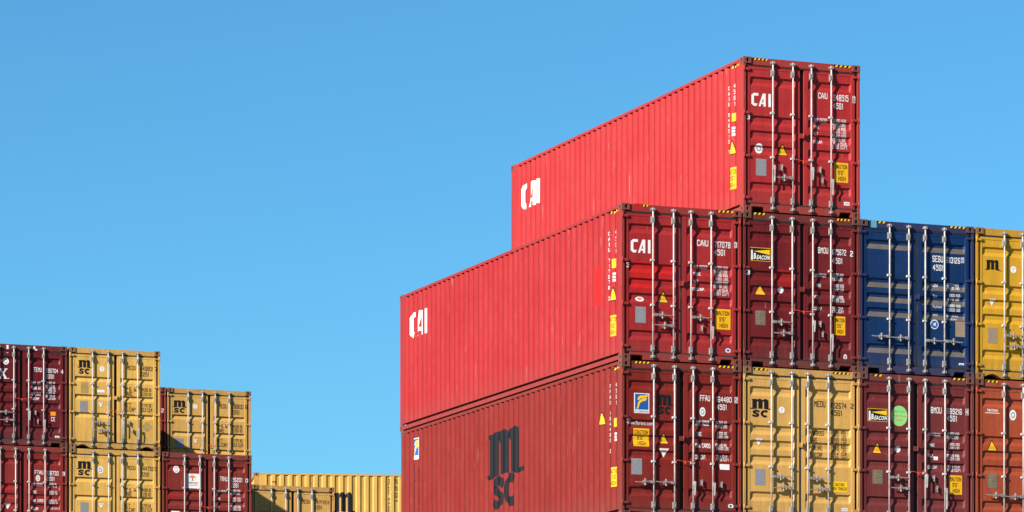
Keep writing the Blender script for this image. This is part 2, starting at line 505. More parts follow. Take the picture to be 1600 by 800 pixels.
        ('text', (1.496, 0.936, 1.79, 1.016), 'MAX. GROSS', 'w'),
        ('text', (1.516, 1.137, 1.631, 1.214), 'TARE', 'w'),
        ('text', (1.516, 1.358, 1.811, 1.433), 'MAX. CARGO', 'w'),
        ('text', (1.496, 1.565, 1.691, 1.642), 'CU.CAP.', 'w'),
        ('text', (1.956, 0.925, 2.154, 0.974), '30.480 KG', 'w'),
        ('text', (1.942, 0.99, 2.176, 1.043), '67.200 LB', 'w'),
        ('text', (1.967, 1.132, 2.171, 1.185), '2.180 KG', 'w'),
        ('text', (1.969, 1.193, 2.176, 1.247), '4.810 LB', 'w'),
        ('text', (1.945, 1.357, 2.171, 1.403), '28.300 KG', 'w'),
        ('text', (1.945, 1.411, 2.184, 1.463), '62.390 LB', 'w'),
        ('text', (1.983, 1.555, 2.19, 1.603), '33.2 CU.M', 'w'),
        ('wtri', (0.768, 1.484, 0.967, 1.649)),
        ('redpatch', (0.762, 0.966, 0.935, 1.193))],
 'm6': [('rods', [0.646, 1.042, 1.432, 1.828]),
        ('vbar', (0.833, 0.032, 0.888, 0.235)),
        ('vbar', (1.543, 0.033, 1.592, 0.1)),
        ('vbar', (1.584, 0.098, 1.643, 0.22)),
        ('round', (0.742, 0.361, 0.901, 0.537)),
        ('bigx', (0.629, 0.637, 0.864, 0.9)),
        ('text', (1.558, 0.57, 1.767, 0.685), 'TEMU', 'w'),
        ('text', (1.882, 0.582, 2.198, 0.693), '090704', 'w'),
        ('text', (2.275, 0.595, 2.336, 0.706), '4', 'w'),
        ('text', (1.885, 0.731, 2.088, 0.842), '22G1', 'w'),
        ('text', (1.482, 0.936, 1.748, 1.007), 'MAX. WT.', 'w'),
        ('text', (1.501, 1.069, 1.758, 1.143), 'TARE WT.', 'w'),
        ('text', (1.482, 1.218, 1.741, 1.292), 'PAYLOAD', 'w'),
        ('text', (1.482, 1.338, 1.714, 1.412), 'CU.CAP.', 'w'),
        ('text', (1.882, 0.922, 2.118, 0.966), '30.480 KG', 'w'),
        ('text', (1.882, 0.985, 2.114, 1.041), '67.200 LB', 'w'),
        ('text', (1.901, 1.051, 2.126, 1.101), '2.220 KG', 'w'),
        ('text', (1.901, 1.12, 2.13, 1.174), '4.890 LB', 'w'),
        ('text', (1.882, 1.193, 2.118, 1.245), '28.260 KG', 'w'),
        ('text', (1.882, 1.26, 2.118, 1.319), '62.310 LB', 'w'),
        ('text', (1.901, 1.337, 2.13, 1.389), '33.2 CU.M', 'w'),
        ('orangerect', (1.998, 1.692, 2.135, 1.794)),
        ('text', (2.014, 1.83, 2.123, 1.938), 'CE', 'w'),
        ('label', (2.115, 2.312, 2.236, 2.378)),
        ('hd', 0.647, 1.756, 'R'),
        ('hd', 1.046, 1.957, 'L'),
        ('hub', 1.604, 1.733),
        ('hub', 1.664, 1.955),
        ('hang', 1.443, 1.701, 1.955),
        ('hang', 1.881, 1.909, 2.25),
        ('seal', (1.05, 1.397, 1.415, 1.401))],
 'n5': [('rods', [0.648, 1.067, 1.429, 1.85]),
        ('msc', (0.208, 0.325, 0.605, 0.694), 'k'),
        ('round', (0.755, 0.442, 0.917, 0.632)),
        ('plate', (0.303, 1.393, 0.513, 1.644), 'g'),
        ('wtri', (0.772, 1.399, 0.94, 1.55)),
        ('text', (1.554, 0.398, 1.775, 0.505), 'MEDU', 'k'),
        ('text', (1.92, 0.398, 2.258, 0.516), '644792', 'k'),
        ('text', (2.293, 0.406, 2.346, 0.507), '0', 'k'),
        ('text', (1.92, 0.552, 2.136, 0.665), '22G1', 'k'),
        ('text', (1.473, 0.972, 1.804, 1.073), 'M. G. W.', 'k'),
        ('text', (1.473, 1.081, 1.676, 1.193), 'TARE', 'k'),
        ('text', (1.473, 1.385, 1.63, 1.491), 'NET', 'k'),
        ('text', (1.473, 1.494, 1.781, 1.601), 'CU.CAP.', 'k'),
        ('text', (1.932, 0.973, 2.188, 1.068), '24.000 KG', 'k'),
        ('text', (1.932, 1.085, 2.188, 1.186), '2.230 KG', 'k'),
        ('text', (1.932, 1.383, 2.188, 1.473), '21.770 KG', 'k'),
        ('text', (1.932, 1.484, 2.217, 1.579), '33.2 CU.M', 'k')],
 'n6': [('rods', [0.632, 1.053, 1.437, 1.844]),
        ('msc', (0.236, 0.312, 0.584, 0.676), 'k'),
        ('round', (0.81, 0.455, 0.947, 0.594), 'T'),
        ('plate', (0.29, 1.373, 0.495, 1.658), 'g'),
        ('brownpatch', (0.318, 0.895, 0.516, 1.173)),
        ('wtri', (0.769, 1.392, 0.919, 1.538)),
        ('whiterect', (0.748, 1.067, 0.947, 1.133)),
        ('text', (1.551, 0.403, 1.785, 0.516), 'MEDU', 'k'),
        ('text', (1.909, 0.403, 2.241, 0.523), '649801', 'k'),
        ('text', (2.289, 0.411, 2.358, 0.518), '7', 'k'),
        ('text', (1.909, 0.552, 2.13, 0.666), '22G1', 'k'),
        ('text', (1.475, 0.963, 1.813, 1.076), 'M. G. W.', 'k'),
        ('text', (1.475, 1.086, 1.695, 1.192), 'TARE', 'k'),
        ('text', (1.468, 1.373, 1.654, 1.479), 'NET', 'k'),
        ('text', (1.468, 1.489, 1.792, 1.596), 'CU.CAP.', 'k'),
        ('text', (1.937, 0.97, 2.199, 1.063), '24.000 KG', 'k'),
        ('text', (1.937, 1.083, 2.199, 1.177), '2.230 KG', 'k'),
        ('text', (1.937, 1.376, 2.199, 1.47), '21.770 KG', 'k'),
        ('text', (1.937, 1.489, 2.22, 1.589), '33.2 CU.M', 'k'),
        ('diamondpatch', (1.964, 1.828, 2.234, 2.128)),
        ('hd', 0.652, 1.911, 'R'),
        ('hd', 1.049, 2.12, 'L'),
        ('hub', 1.606, 1.896),
        ('hub', 1.689, 2.099),
        ('hang', 1.434, 1.851, 2.216),
        ('hang', 1.854, 2.032, 2.332),
        ('seal', (1.063, 1.603, 1.427, 1.603)),
        ('keeper', 1.29, 1.259)],
 'o5': [('rods', [0.621, 1.039, 1.429, 1.828]),
        ('round', (0.306, 0.344, 0.473, 0.538)),
        ('tritonbig', (0.654, 0.537, 1.01, 0.922)),
        ('text', (1.579, 0.583, 1.778, 0.703), 'TRHU', 'w'),
        ('text', (1.874, 0.598, 2.183, 0.714), '126201', 'w'),
        ('text', (2.275, 0.611, 2.342, 0.715), '0', 'w'),
        ('text', (1.883, 0.747, 2.079, 0.859), '22G1', 'w'),
        ('text', (1.475, 0.941, 1.753, 1.0), 'MAX. GROSS', 'w'),
        ('text', (1.475, 1.139, 1.587, 1.199), 'TARE', 'w'),
        ('text', (1.475, 1.359, 1.566, 1.414), 'NET', 'w'),
        ('text', (1.87, 0.91, 2.133, 0.962), '30.480 KGS', 'w'),
        ('text', (1.866, 0.982, 2.129, 1.042), '67.200 LBS', 'w'),
        ('text', (1.899, 1.121, 2.141, 1.177), '2.180 KGS', 'w'),
        ('text', (1.899, 1.189, 2.141, 1.245), '4.810 LBS', 'w'),
        ('text', (1.87, 1.329, 2.145, 1.385), '28.300 KGS', 'w'),
        ('text', (1.87, 1.397, 2.145, 1.457), '62.390 LBS', 'w'),
        ('redpatch', (0.176, 1.096, 0.489, 1.183)),
        ('whiterect', (0.258, 1.527, 0.485, 1.614)),
        ('seal', (1.052, 1.401, 1.412, 1.401))],
 'p6': [('text', (2.301, 0.59, 2.368, 0.7), '2', 'w')],
 'q6': [('rods', [0.62, 1.035, 1.408, 1.818]),
        ('msc', (0.167, 0.336, 0.557, 0.69), 'k'),
        ('round', (0.756, 0.425, 0.88, 0.559), 'T'),
        ('plate', (0.249, 1.401, 0.475, 1.648), 'g'),
        ('wtri', (0.75, 1.396, 0.892, 1.541)),
        ('text', (1.508, 0.389, 1.745, 0.511), 'MEDU', 'k'),
        ('text', (1.873, 0.376, 2.221, 0.51), '618800', 'k'),
        ('text', (2.276, 0.382, 2.331, 0.493), '6', 'k'),
        ('text', (1.879, 0.541, 2.105, 0.664), '22G1', 'k'),
        ('text', (1.447, 0.955, 1.77, 1.06), 'M. G. W.', 'k'),
        ('text', (1.447, 1.08, 1.654, 1.185), 'TARE', 'k'),
        ('text', (1.441, 1.366, 1.618, 1.465), 'NET', 'k'),
        ('text', (1.441, 1.48, 1.77, 1.59), 'CU.CAP.', 'k'),
        ('text', (1.904, 0.959, 2.19, 1.053), '24.000 KG', 'k'),
        ('text', (1.904, 1.07, 2.19, 1.164), '2.230 KG', 'k'),
        ('text', (1.904, 1.35, 2.19, 1.444), '21.770 KG', 'k'),
        ('text', (1.904, 1.467, 2.209, 1.572), '33.2 CU.M', 'k'),
        ('seal', (1.089, 1.567, 1.399, 1.567))],
 'r5': [('rods', [0.59, 1.015, 1.371, 1.79]),
        ('text', (1.487, 0.369, 1.721, 0.482), 'MEDU', 'k'),
        ('text', (1.847, 0.375, 2.213, 0.483), '347176', 'k'),
        ('text', (2.242, 0.377, 2.293, 0.475), '9', 'k'),
        ('text', (1.858, 0.518, 2.07, 0.632), '22G1', 'k')],
 't6': [('rods', [0.626, 1.044, 1.428, 1.844]),
        ('cai', (0.178, 0.668, 0.581, 0.913)),
        ('text', (1.572, 0.562, 1.763, 0.676), 'CAIU', 'w'),
        ('text', (1.885, 0.575, 2.203, 0.698), '948515', 'w'),
        ('textbox', (2.285, 0.58, 2.345, 0.711), '7', 'w'),
        ('text', (1.885, 0.735, 2.085, 0.85), '45G1', 'w'),
        ('text', (1.482, 1.048, 1.754, 1.118), 'MAX GROSS', 'w'),
        ('text', (1.482, 1.189, 1.595, 1.242), 'TARE', 'w'),
        ('text', (1.482, 1.321, 1.563, 1.379), 'NET', 'w'),
        ('text', (1.473, 1.469, 1.672, 1.527), 'CU.CAP.', 'w'),
        ('text', (1.862, 1.041, 2.162, 1.102), '32.500 KGS.', 'w'),
        ('text', (1.862, 1.119, 2.162, 1.18), '71.650 LBS.', 'w'),
        ('text', (1.89, 1.192, 2.162, 1.253), '3.830 KGS.', 'w'),
        ('text', (1.89, 1.266, 2.162, 1.323), '8.445 LBS.', 'w'),
        ('text', (1.862, 1.336, 2.162, 1.394), '28.670 KGS.', 'w'),
        ('text', (1.862, 1.41, 2.162, 1.468), '63.210 LBS.', 'w'),
        ('text', (1.89, 1.478, 2.181, 1.536), '76.4 CU.M.', 'w'),
        ('text', (1.862, 1.545, 2.19, 1.606), '2.700 CU.FT.', 'w'),
        ('round', (0.259, 1.611, 0.42, 1.799)),
        ('tri', (0.707, 1.603, 0.94, 1.806)),
        ('plate', (0.272, 1.902, 0.487, 2.219), 'g'),
        ('caution', (1.903, 1.863, 2.199, 2.24)),
        ('label', (2.108, 2.602, 2.226, 2.668)),
        ('three', (0.08, 1.082, 0.143, 1.176)),
        ('hub', 0.806, 2.036),
        ('hub', 1.609, 2.024),
        ('hub', 1.654, 2.225),
        ('hd', 1.03, 2.233, 'L'),
        ('hang', 0.662, 2.013, 2.339),
        ('hang', 1.437, 2.002, 2.248),
        ('hang', 1.876, 2.198, 2.506),
        ('seal', (1.076, 1.893, 1.391, 1.885)),
        ('keeper', 1.274, 1.416),
        ('stripe', (0.201, -0.01, 0.514, 0.072)),
        ('stripe', (1.89, -0.001, 2.254, 0.072))],
 't6_side': [('stripe', (0.201, 0.076, 0.586, 0.155)),
             ('col', (0.437, 0.426, 0.516, 0.88), '45G1', 'w'),
             ('col', (0.701, 0.43, 0.78, 1.742), 'CAIU 948515 7', 'w'),
             ('yrect', (0.428, 0.98, 0.542, 1.133)),
             ('whiterect', (0.446, 1.238, 0.56, 1.413)),
             ('tri', (0.428, 1.504, 0.648, 1.748)),
             ('caution', (0.402, 2.001, 0.692, 2.415)),
             ('cai', (10.48, 0.525, 11.46, 1.045))]}

FAR_SIDE = [('text', (0.625, 0.27, 0.734, 0.365), 'M', 'k'),
 ('mscbig_m', (2.647, 0.613, 3.355, 1.28)),
 ('mscbig_sc', (2.647, 1.32, 3.2, 1.731)),
 ('vtext', (4.496, 0.152, 4.574, 1.711), 'MEDU 449801 8', 'k'),
 ('vtext', (4.748, 0.149, 4.832, 0.905), '22G1', 'k')]

# ------------------------------------------------------------------ container dimensions
W = 2.438
HC = 2.914      # high-cube tier
HS = 2.606      # standard tier
L40 = 12.192
L20 = 6.058
FACE = 0.030    # door face behind the corner castings
SEAM = 1.212

def flutes(style, H, low=.062):
    """Door corrugation as (distance from top, depth) break points."""
    k = H / 2.914
    if style == 'A':
        segs = [(.36, .54), (1.09, 1.27), (1.37, 1.55), (1.65, 1.83), (2.34, 2.52)]
        pts = [(a * k, b * k) for a, b in segs]
        out = []
        for a, b in pts:
            out += [(a, 0), (a + .030, .027), (b - low - .012, .027), (b, 0)]
        return out
    out = []
    for a in (.735, 1.20, 1.665):
        out += [(a, 0), (a + .006, .034), (a + .055, .030), (a + .135, 0)]
    return out

def lerp_profile(pts, t):
    if t <= pts[0][0] or t >= pts[-1][0]:
        return 0.0
    for (a, da), (b, db) in zip(pts, pts[1:]):
        if a <= t <= b:
            return da + (db - da) * ((t - a) / max(1e-9, b - a))
    return 0.0

class Leaf:
    """One door leaf: its extents and the depth of its face at any point."""
    def __init__(self, x0, x1, H, style, low=.062):
        self.x0, self.x1, self.H = x0, x1, H
        self.d0, self.d1 = 0.165, H - 0.185
        self.p0, self.p1 = x0 + 0.062, x1 - 0.085 if x1 < 1.5 else x1 - 0.062
        if x1 > 1.5:
            self.p0, self.p1 = x0 + 0.085, x1 - 0.075
        self.prof = flutes(style, H, low)
        end = 0.035 if style == 'A' else 0.008
        self.xs = [self.p0, self.p0 + end, self.p1 - end, self.p1]
        self.step = 0.005
    def depth(self, x, d):
        if not (self.p0 <= x <= self.p1):
            return 0.0
        e = self.xs[1] - self.xs[0]
        w = min(1.0, (x - self.p0) / e, (self.p1 - x) / e)
        return self.step + lerp_profile(self.prof, d) * max(0.0, w)
    def cuts_x(self):
        return [self.p0 - .004] + self.xs + [self.p1 + .004]
    def cuts_d(self):
        return [t for t, _ in self.prof]

def door_mesh(lf):
    bm = bmesh.new()
    H = lf.H
    xs = [lf.x0, lf.p0 - .004, lf.xs[0], lf.xs[1], lf.xs[2], lf.xs[3], lf.p1 + .004, lf.x1]
    dp0, dp1 = lf.d0 + .06, lf.d1 - .06
    ds = [lf.d0, dp0 - .004, dp0] + [t for t, _ in lf.prof] + [dp1, dp1 + .004, lf.d1]
    grid = []
    for d in ds:
        row = []
        for i, x in enumerate(xs):
            dep = 0.0
            if dp0 <= d <= dp1 and 2 <= i <= 5:
                dep = lf.step
                if i in (3, 4):
                    dep += prof_at(lf, d)
            row.append(bm.verts.new((x, FACE + dep, H - d)))
        grid.append(row)
    for r in range(len(ds) - 1):
        for c in range(len(xs) - 1):
            f = bm.faces.new((grid[r + 1][c], grid[r + 1][c + 1], grid[r][c + 1], grid[r][c]))
            a, b = prof_at(lf, ds[r]), prof_at(lf, ds[r + 1])
            if 2 <= c <= 4 and ((a > b + .01) or (a > .02 and b > .02)):
                f.material_index = 1 if a > b + .01 else 2
    # edges and back
    z0, z1 = H - lf.d1, H - lf.d0
    yb = FACE + 0.075
    def strip(front, back):
        for i in range(len(front) - 1):
            bm.faces.new((front[i], front[i + 1], back[i + 1], back[i]))
    top = grid[0]; bot = grid[-1]
    tb = [bm.verts.new((v.co.x, yb, z1)) for v in top]
    bb_ = [bm.verts.new((v.co.x, yb, z0)) for v in bot]
    strip(top, tb); strip(bot[::-1], bb_[::-1])
    le = [row[0] for row in grid]; re = [row[-1] for row in grid]
    lb = [tb[0]] + [bm.verts.new((lf.x0, yb, v.co.z)) for v in le[1:-1]] + [bb_[0]]
    rb = [tb[-1]] + [bm.verts.new((lf.x1, yb, v.co.z)) for v in re[1:-1]] + [bb_[-1]]
    strip(le[::-1], lb[::-1]); strip(re, rb)
    return bm

def prof_at(lf, d):
    for t, v in lf.prof:
        if abs(t - d) < 1e-9:
            return v
    return lerp_profile(lf.prof, d)

# ------------------------------------------------------------------ flat marks that follow a corrugated face
FONT_CACHE = {}
# narrow block capitals as painted on containers: seven rows each
STENCIL = {
    'A': '00100 01010 01010 10001 11111 10001 10001',
    'B': '11110 10001 10001 11110 10001 10001 11110',
    'C': '01110 10001 10000 10000 10000 10001 01110',
    'D': '11110 10001 10001 10001 10001 10001 11110',
    'E': '11111 10000 10000 11110 10000 10000 11111',
    'F': '11111 10000 10000 11110 10000 10000 10000',
    'G': '01110 10001 10000 10111 10001 10001 01110',
    'H': '10001 10001 10001 11111 10001 10001 10001',
    'I': '1 1 1 1 1 1 1',
    'K': '10001 10010 10100 11000 10100 10010 10001',
    'L': '1000 1000 1000 1000 1000 1000 1111',
    'M': '10001 11011 10101 10101 10001 10001 10001',
    'N': '10001 11001 11001 10101 10011 10011 10001',
    'O': '01110 10001 10001 10001 10001 10001 01110',
    'P': '11110 10001 10001 11110 10000 10000 10000',
    'R': '11110 10001 10001 11110 10100 10010 10001',
    'S': '01110 10001 10000 01110 00001 10001 01110',
    'T': '11111 00100 00100 00100 00100 00100 00100',
    'U': '10001 10001 10001 10001 10001 10001 01110',
    'W': '10001 10001 10001 10101 10101 11011 10001',
    'X': '10001 10001 01010 00100 01010 10001 10001',
    'Y': '10001 10001 01010 00100 00100 00100 00100',
    '0': '01110 10001 10001 10001 10001 10001 01110',
    '1': '01 11 01 01 01 01 01',
    '2': '01110 10001 00001 00110 01000 10000 11111',
    '3': '01110 10001 00001 00110 00001 10001 01110',
    '4': '00010 00110 01010 10010 11111 00010 00010',
    '5': '11111 10000 11110 00001 00001 10001 01110',
    '6': '01110 10001 10000 11110 10001 10001 01110',
    '7': '11111 00001 00010 00010 00100 00100 00100',
    '8': '01110 10001 10001 01110 10001 10001 01110',
    '9': '01110 10001 10001 01111 00001 10001 01110',
    '.': '0 0 0 0 0 0 1',
    "'": '1 1 0 0 0 0 0',
    '"': '101 101 000 000 000 000 000',
    ' ': '000 000 000 000 000 000 000',
}

def block_glyphs(txt):
    cells, x = [], 0.0
    w, h = 1.0, 1.0
    for ch in txt:
        rows = STENCIL[ch].split()
        n = len(rows[0])
        on = lambda r, c: 0 <= r < 7 and 0 <= c < n and rows[r][c] == '1'
        for r in range(7):
            for c in range(n):
                if on(r, c):
                    # cut the outer corner of a stroke that bends
                    q = [(x + c, r), (x + c + 1, r), (x + c + 1, r + 1), (x + c, r + 1)]
                    cells.append(q)
                else:
                    # fill the inner corner between two diagonal neighbours so bends read as round
                    for sc_, sr in ((-1, -1), (1, -1), (-1, 1), (1, 1)):
                        if on(r, c + sc_) and on(r + sr, c) and not on(r + sr, c + sc_):
                            cx = x + c + (0 if sc_ < 0 else 1)
                            cy = r + (0 if sr < 0 else 1)
                            cells.append([(cx, cy), (cx - sc_ * .9, cy), (cx, cy - sr * .9)])
        x += n + 1.15
    x -= 1.15
    vs, fs = [], []
    for q in cells:
        fs.append(tuple(range(len(vs), len(vs) + len(q))))
        vs += [(a / x, b / 7.0) for a, b in q]
    return vs, fs

def glyphs(txt, bold=0.0):
    key = (txt, bold)
    if key not in FONT_CACHE and len(txt) > 0 and all(c in STENCIL for c in txt) and bold < .03:
        FONT_CACHE[key] = block_glyphs(txt)
    if key not in FONT_CACHE:
        cu = bpy.data.curves.new('lettering', 'FONT')
        cu.body = txt
        cu.offset = bold
        cu.resolution_u = 2
        cu.space_character = 1.06
        ob = bpy.data.objects.new('lettering', cu)
        COL.objects.link(ob)
        dg = bpy.context.evaluated_depsgraph_get()
        me = ob.evaluated_get(dg).to_mesh()
        vs = [(v.co.x, v.co.y) for v in me.vertices]
        fs = [tuple(p.vertices) for p in me.polygons]
        ob.evaluated_get(dg).to_mesh_clear()
        bpy.data.objects.remove(ob)
        bpy.data.curves.remove(cu)
        # letters keep the height of a capital even where the word has none
        x0, x1 = min(v[0] for v in vs), max(v[0] for v in vs)
        y0, y1 = min(v[1] for v in vs), max(v[1] for v in vs)
        FONT_CACHE[key] = ([((x - x0) / max(1e-6, x1 - x0), 1 - (y - y0) / max(1e-6, y1 - y0)) for x, y in vs], fs)
    return FONT_CACHE[key]

class Mark:
    """Polygons in (u, d): u across, d down from the container's top edge."""
    def __init__(self):
        self.polys, self.mats = [], []
    def mi(self, m):
        if m not in self.mats:
            self.mats.append(m)
        return self.mats.index(m)
    def poly(self, pts, m, lv=0):
        self.polys.append(([tuple(p) for p in pts], None, self.mi(m), lv))
    def rect(self, b, m, lv=0):
        u0, d0, u1, d1 = b
        self.poly([(u0, d0), (u1, d0), (u1, d1), (u0, d1)], m, lv)
    def disc(self, b, m, lv=0, n=20, k=1.0):
        cu, cd = (b[0] + b[2]) / 2, (b[1] + b[3]) / 2
        ru, rd = (b[2] - b[0]) / 2 * k, (b[3] - b[1]) / 2 * k
        self.poly([(cu + ru * math.cos(2 * math.pi * i / n), cd + rd * math.sin(2 * math.pi * i / n)) for i in range(n)], m, lv)
    def text(self, b, txt, m, lv=0, bold=0.015, flip=False, shear=0.0, rot=False):
        vs, fs = glyphs(txt, bold)
        u0, d0, u1, d1 = b
        out = []
        for x, y in vs:
            if rot:
                x, y = y, x
                x = 1 - x
            x2 = x + shear * (1 - y)
            out.append((u1 - x2 * (u1 - u0) if flip else u0 + x2 * (u1 - u0), d0 + y * (d1 - d0)))
        self.polys.append((out, fs, self.mi(m), lv))
    def unit(self, b, pts, m, lv=0, flip=False):
        """Outline given in a unit box, y up."""
        u0, d0, u1, d1 = b
        self.poly([((u1 - x * (u1 - u0)) if flip else (u0 + x * (u1 - u0)), d1 - y * (d1 - d0)) for x, y in pts], m, lv)
    def build(self, name, parent, to3, cuts_u, cuts_d, slot=None):
        if not self.polys:
            return None
        bm = bmesh.new()
        for pts, fs, mi, lv in self.polys:
            vs = [bm.verts.new((u, lv * 0.01, d)) for u, d in pts]
            if fs is None:
                try:
                    bm.faces.new(vs).material_index = mi
                except ValueError:
                    pass
            else:
                for f in fs:
                    try:
                        bm.faces.new([vs[i] for i in f]).material_index = mi
                    except ValueError:
                        pass
        bm.normal_update()
        bmesh.ops.triangulate(bm, faces=bm.faces[:])
        us = [v.co.x for v in bm.verts]; dd = [v.co.z for v in bm.verts]
        for c in cuts_u:
            if min(us) < c < max(us):
                bmesh.ops.bisect_plane(bm, geom=bm.verts[:] + bm.edges[:] + bm.faces[:], plane_co=(c, 0, 0), plane_no=(1, 0, 0), dist=1e-6)
        for c in cuts_d:
            if min(dd) < c < max(dd):
                bmesh.ops.bisect_plane(bm, geom=bm.verts[:] + bm.edges[:] + bm.faces[:], plane_co=(0, 0, c), plane_no=(0, 0, 1), dist=1e-6)
        for v in bm.verts:
            lv = round(v.co.y / 0.01)
            v.co = to3(v.co.x, v.co.z, lv)
        # make every face look outwards
        bm.normal_update()
        want = to3(0.5, 0.5, 3) - to3(0.5, 0.5, 0)
        for f in bm.faces:
            if f.normal.dot(want) < 0:
                f.normal_flip()
        return link(name, bm, self.mats, parent)

# outlines of the lettering drawn by hand (unit boxes, y up)
CAI_PARTS = [
    [(.36, .80), (.36, 1.0), (.12, 1.0), (0, .84), (0, .16), (.12, 0), (.25, 0), (.31, .20), (.17, .20), (.13, .26), (.13, .74), (.17, .80)],
    [(.365, 0), (.465, 0), (.62, .68), (.62, 1.0), (.585, 1.0)],
    [(.51, .18), (.62, .18), (.62, .31), (.541, .31)],
    [(.62, 0), (.735, 0), (.735, 1.0), (.62, 1.0)],
    [(.87, 0), (1.0, 0), (1.0, 1.0), (.87, 1.0)]]
CAI_SIDE = [
    [(.33, .80), (.33, 1.0), (.11, 1.0), (0, .84), (0, .16), (.11, 0), (.25, 0), (.30, .20), (.17, .20), (.14, .26), (.14, .74), (.17, .80)],
    [(.40, 0), (.50, 0), (.66, .80), (.66, 1.0), (.585, 1.0)],
    [(.536, .18), (.66, .18), (.66, .32), (.564, .32)],
    [(.66, 0), (.78, 0), (.78, 1.0), (.66, 1.0)],
    [(.905, 0), (1.0, 0), (1.0, 1.0), (.905, 1.0)]]
M_SHAPE = [(-.04, .06), (-.02, -.02), (.08, -.05), (.17, -.02), (.315, .01), (.315, .66), (.34, .75), (.37, .75), (.39, .68), (.39, .02), (.61, .02),
           (.61, .66), (.635, .75), (.665, .75), (.69, .68), (.69, .02), (.84, -.04), (.97, -.05), (1.05, .0), (1.04, .09), (.95, .05), (.92, .09),
           (.92, .82), (.86, .96), (.77, 1.0), (.67, .95), (.60, .86), (.55, .96), (.45, 1.0), (.36, .95), (.30, .88), (.30, .98), (.04, .93), (.04, .85), (.08, .83), (.08, .06)]

def stroke(path, w, n=1):
    """A bent band of even width, as a list of four-sided pieces laid end to end."""
    L_, R_ = [], []
    for i, (x, y) in enumerate(path):
        x0, y0 = path[max(0, i - 1)]
        x1, y1 = path[min(len(path) - 1, i + 1)]
        dx, dy = x1 - x0, y1 - y0
        q = math.hypot(dx, dy)
        nx, ny = -dy / q * w / 2, dx / q * w / 2
        L_.append((x + nx, y + ny)); R_.append((x - nx, y - ny))
    return [[L_[i], L_[i + 1], R_[i + 1], R_[i]] for i in range(len(path) - 1)]

S_PATH = [(.90, .72), (.70, .86), (.45, .87), (.25, .76), (.24, .63), (.42, .54), (.62, .46), (.77, .36), (.75, .22), (.55, .12), (.30, .14), (.10, .28)]
C_PATH = [(.50 + .37 * math.cos(R(a)), .50 + .37 * math.sin(R(a))) for a in range(42, 322, 20)]

def msc(mk, b, m, flip=False, which='both', lv=0):
    u0, d0, u1, d1 = b
    if which == 'both':
        mk.unit(sub(b, 0, 0, 1, .55), M_SHAPE, m, lv, flip)
        low = sub(b, .06, .61, .94, 1.0)
    elif which == 'm':
        mk.unit(b, M_SHAPE, m, lv, flip)
        return
    else:
        low = b
    for box_, path, wd in ((sub(low, -.02, 0, .48, 1, flip), S_PATH, .28), (sub(low, .52, 0, 1.02, 1, flip), C_PATH, .30)):
        for q in stroke(path, wd):
            mk.unit(box_, q, m, lv, flip)

def inset(b, k):
    u0, d0, u1, d1 = b
    a, c = (u1 - u0) * k, (d1 - d0) * k
    return (u0 + a, d0 + a * 0 + c, u1 - a, d1 - c)

def sub(b, x0, y0, x1, y1, flip=False):
    """A fraction of a box, y down."""
    u0, d0, u1, d1 = b
    if flip:
        x0, x1 = 1 - x1, 1 - x0
    return (u0 + x0 * (u1 - u0), d0 + y0 * (d1 - d0), u0 + x1 * (u1 - u0), d0 + y1 * (d1 - d0))

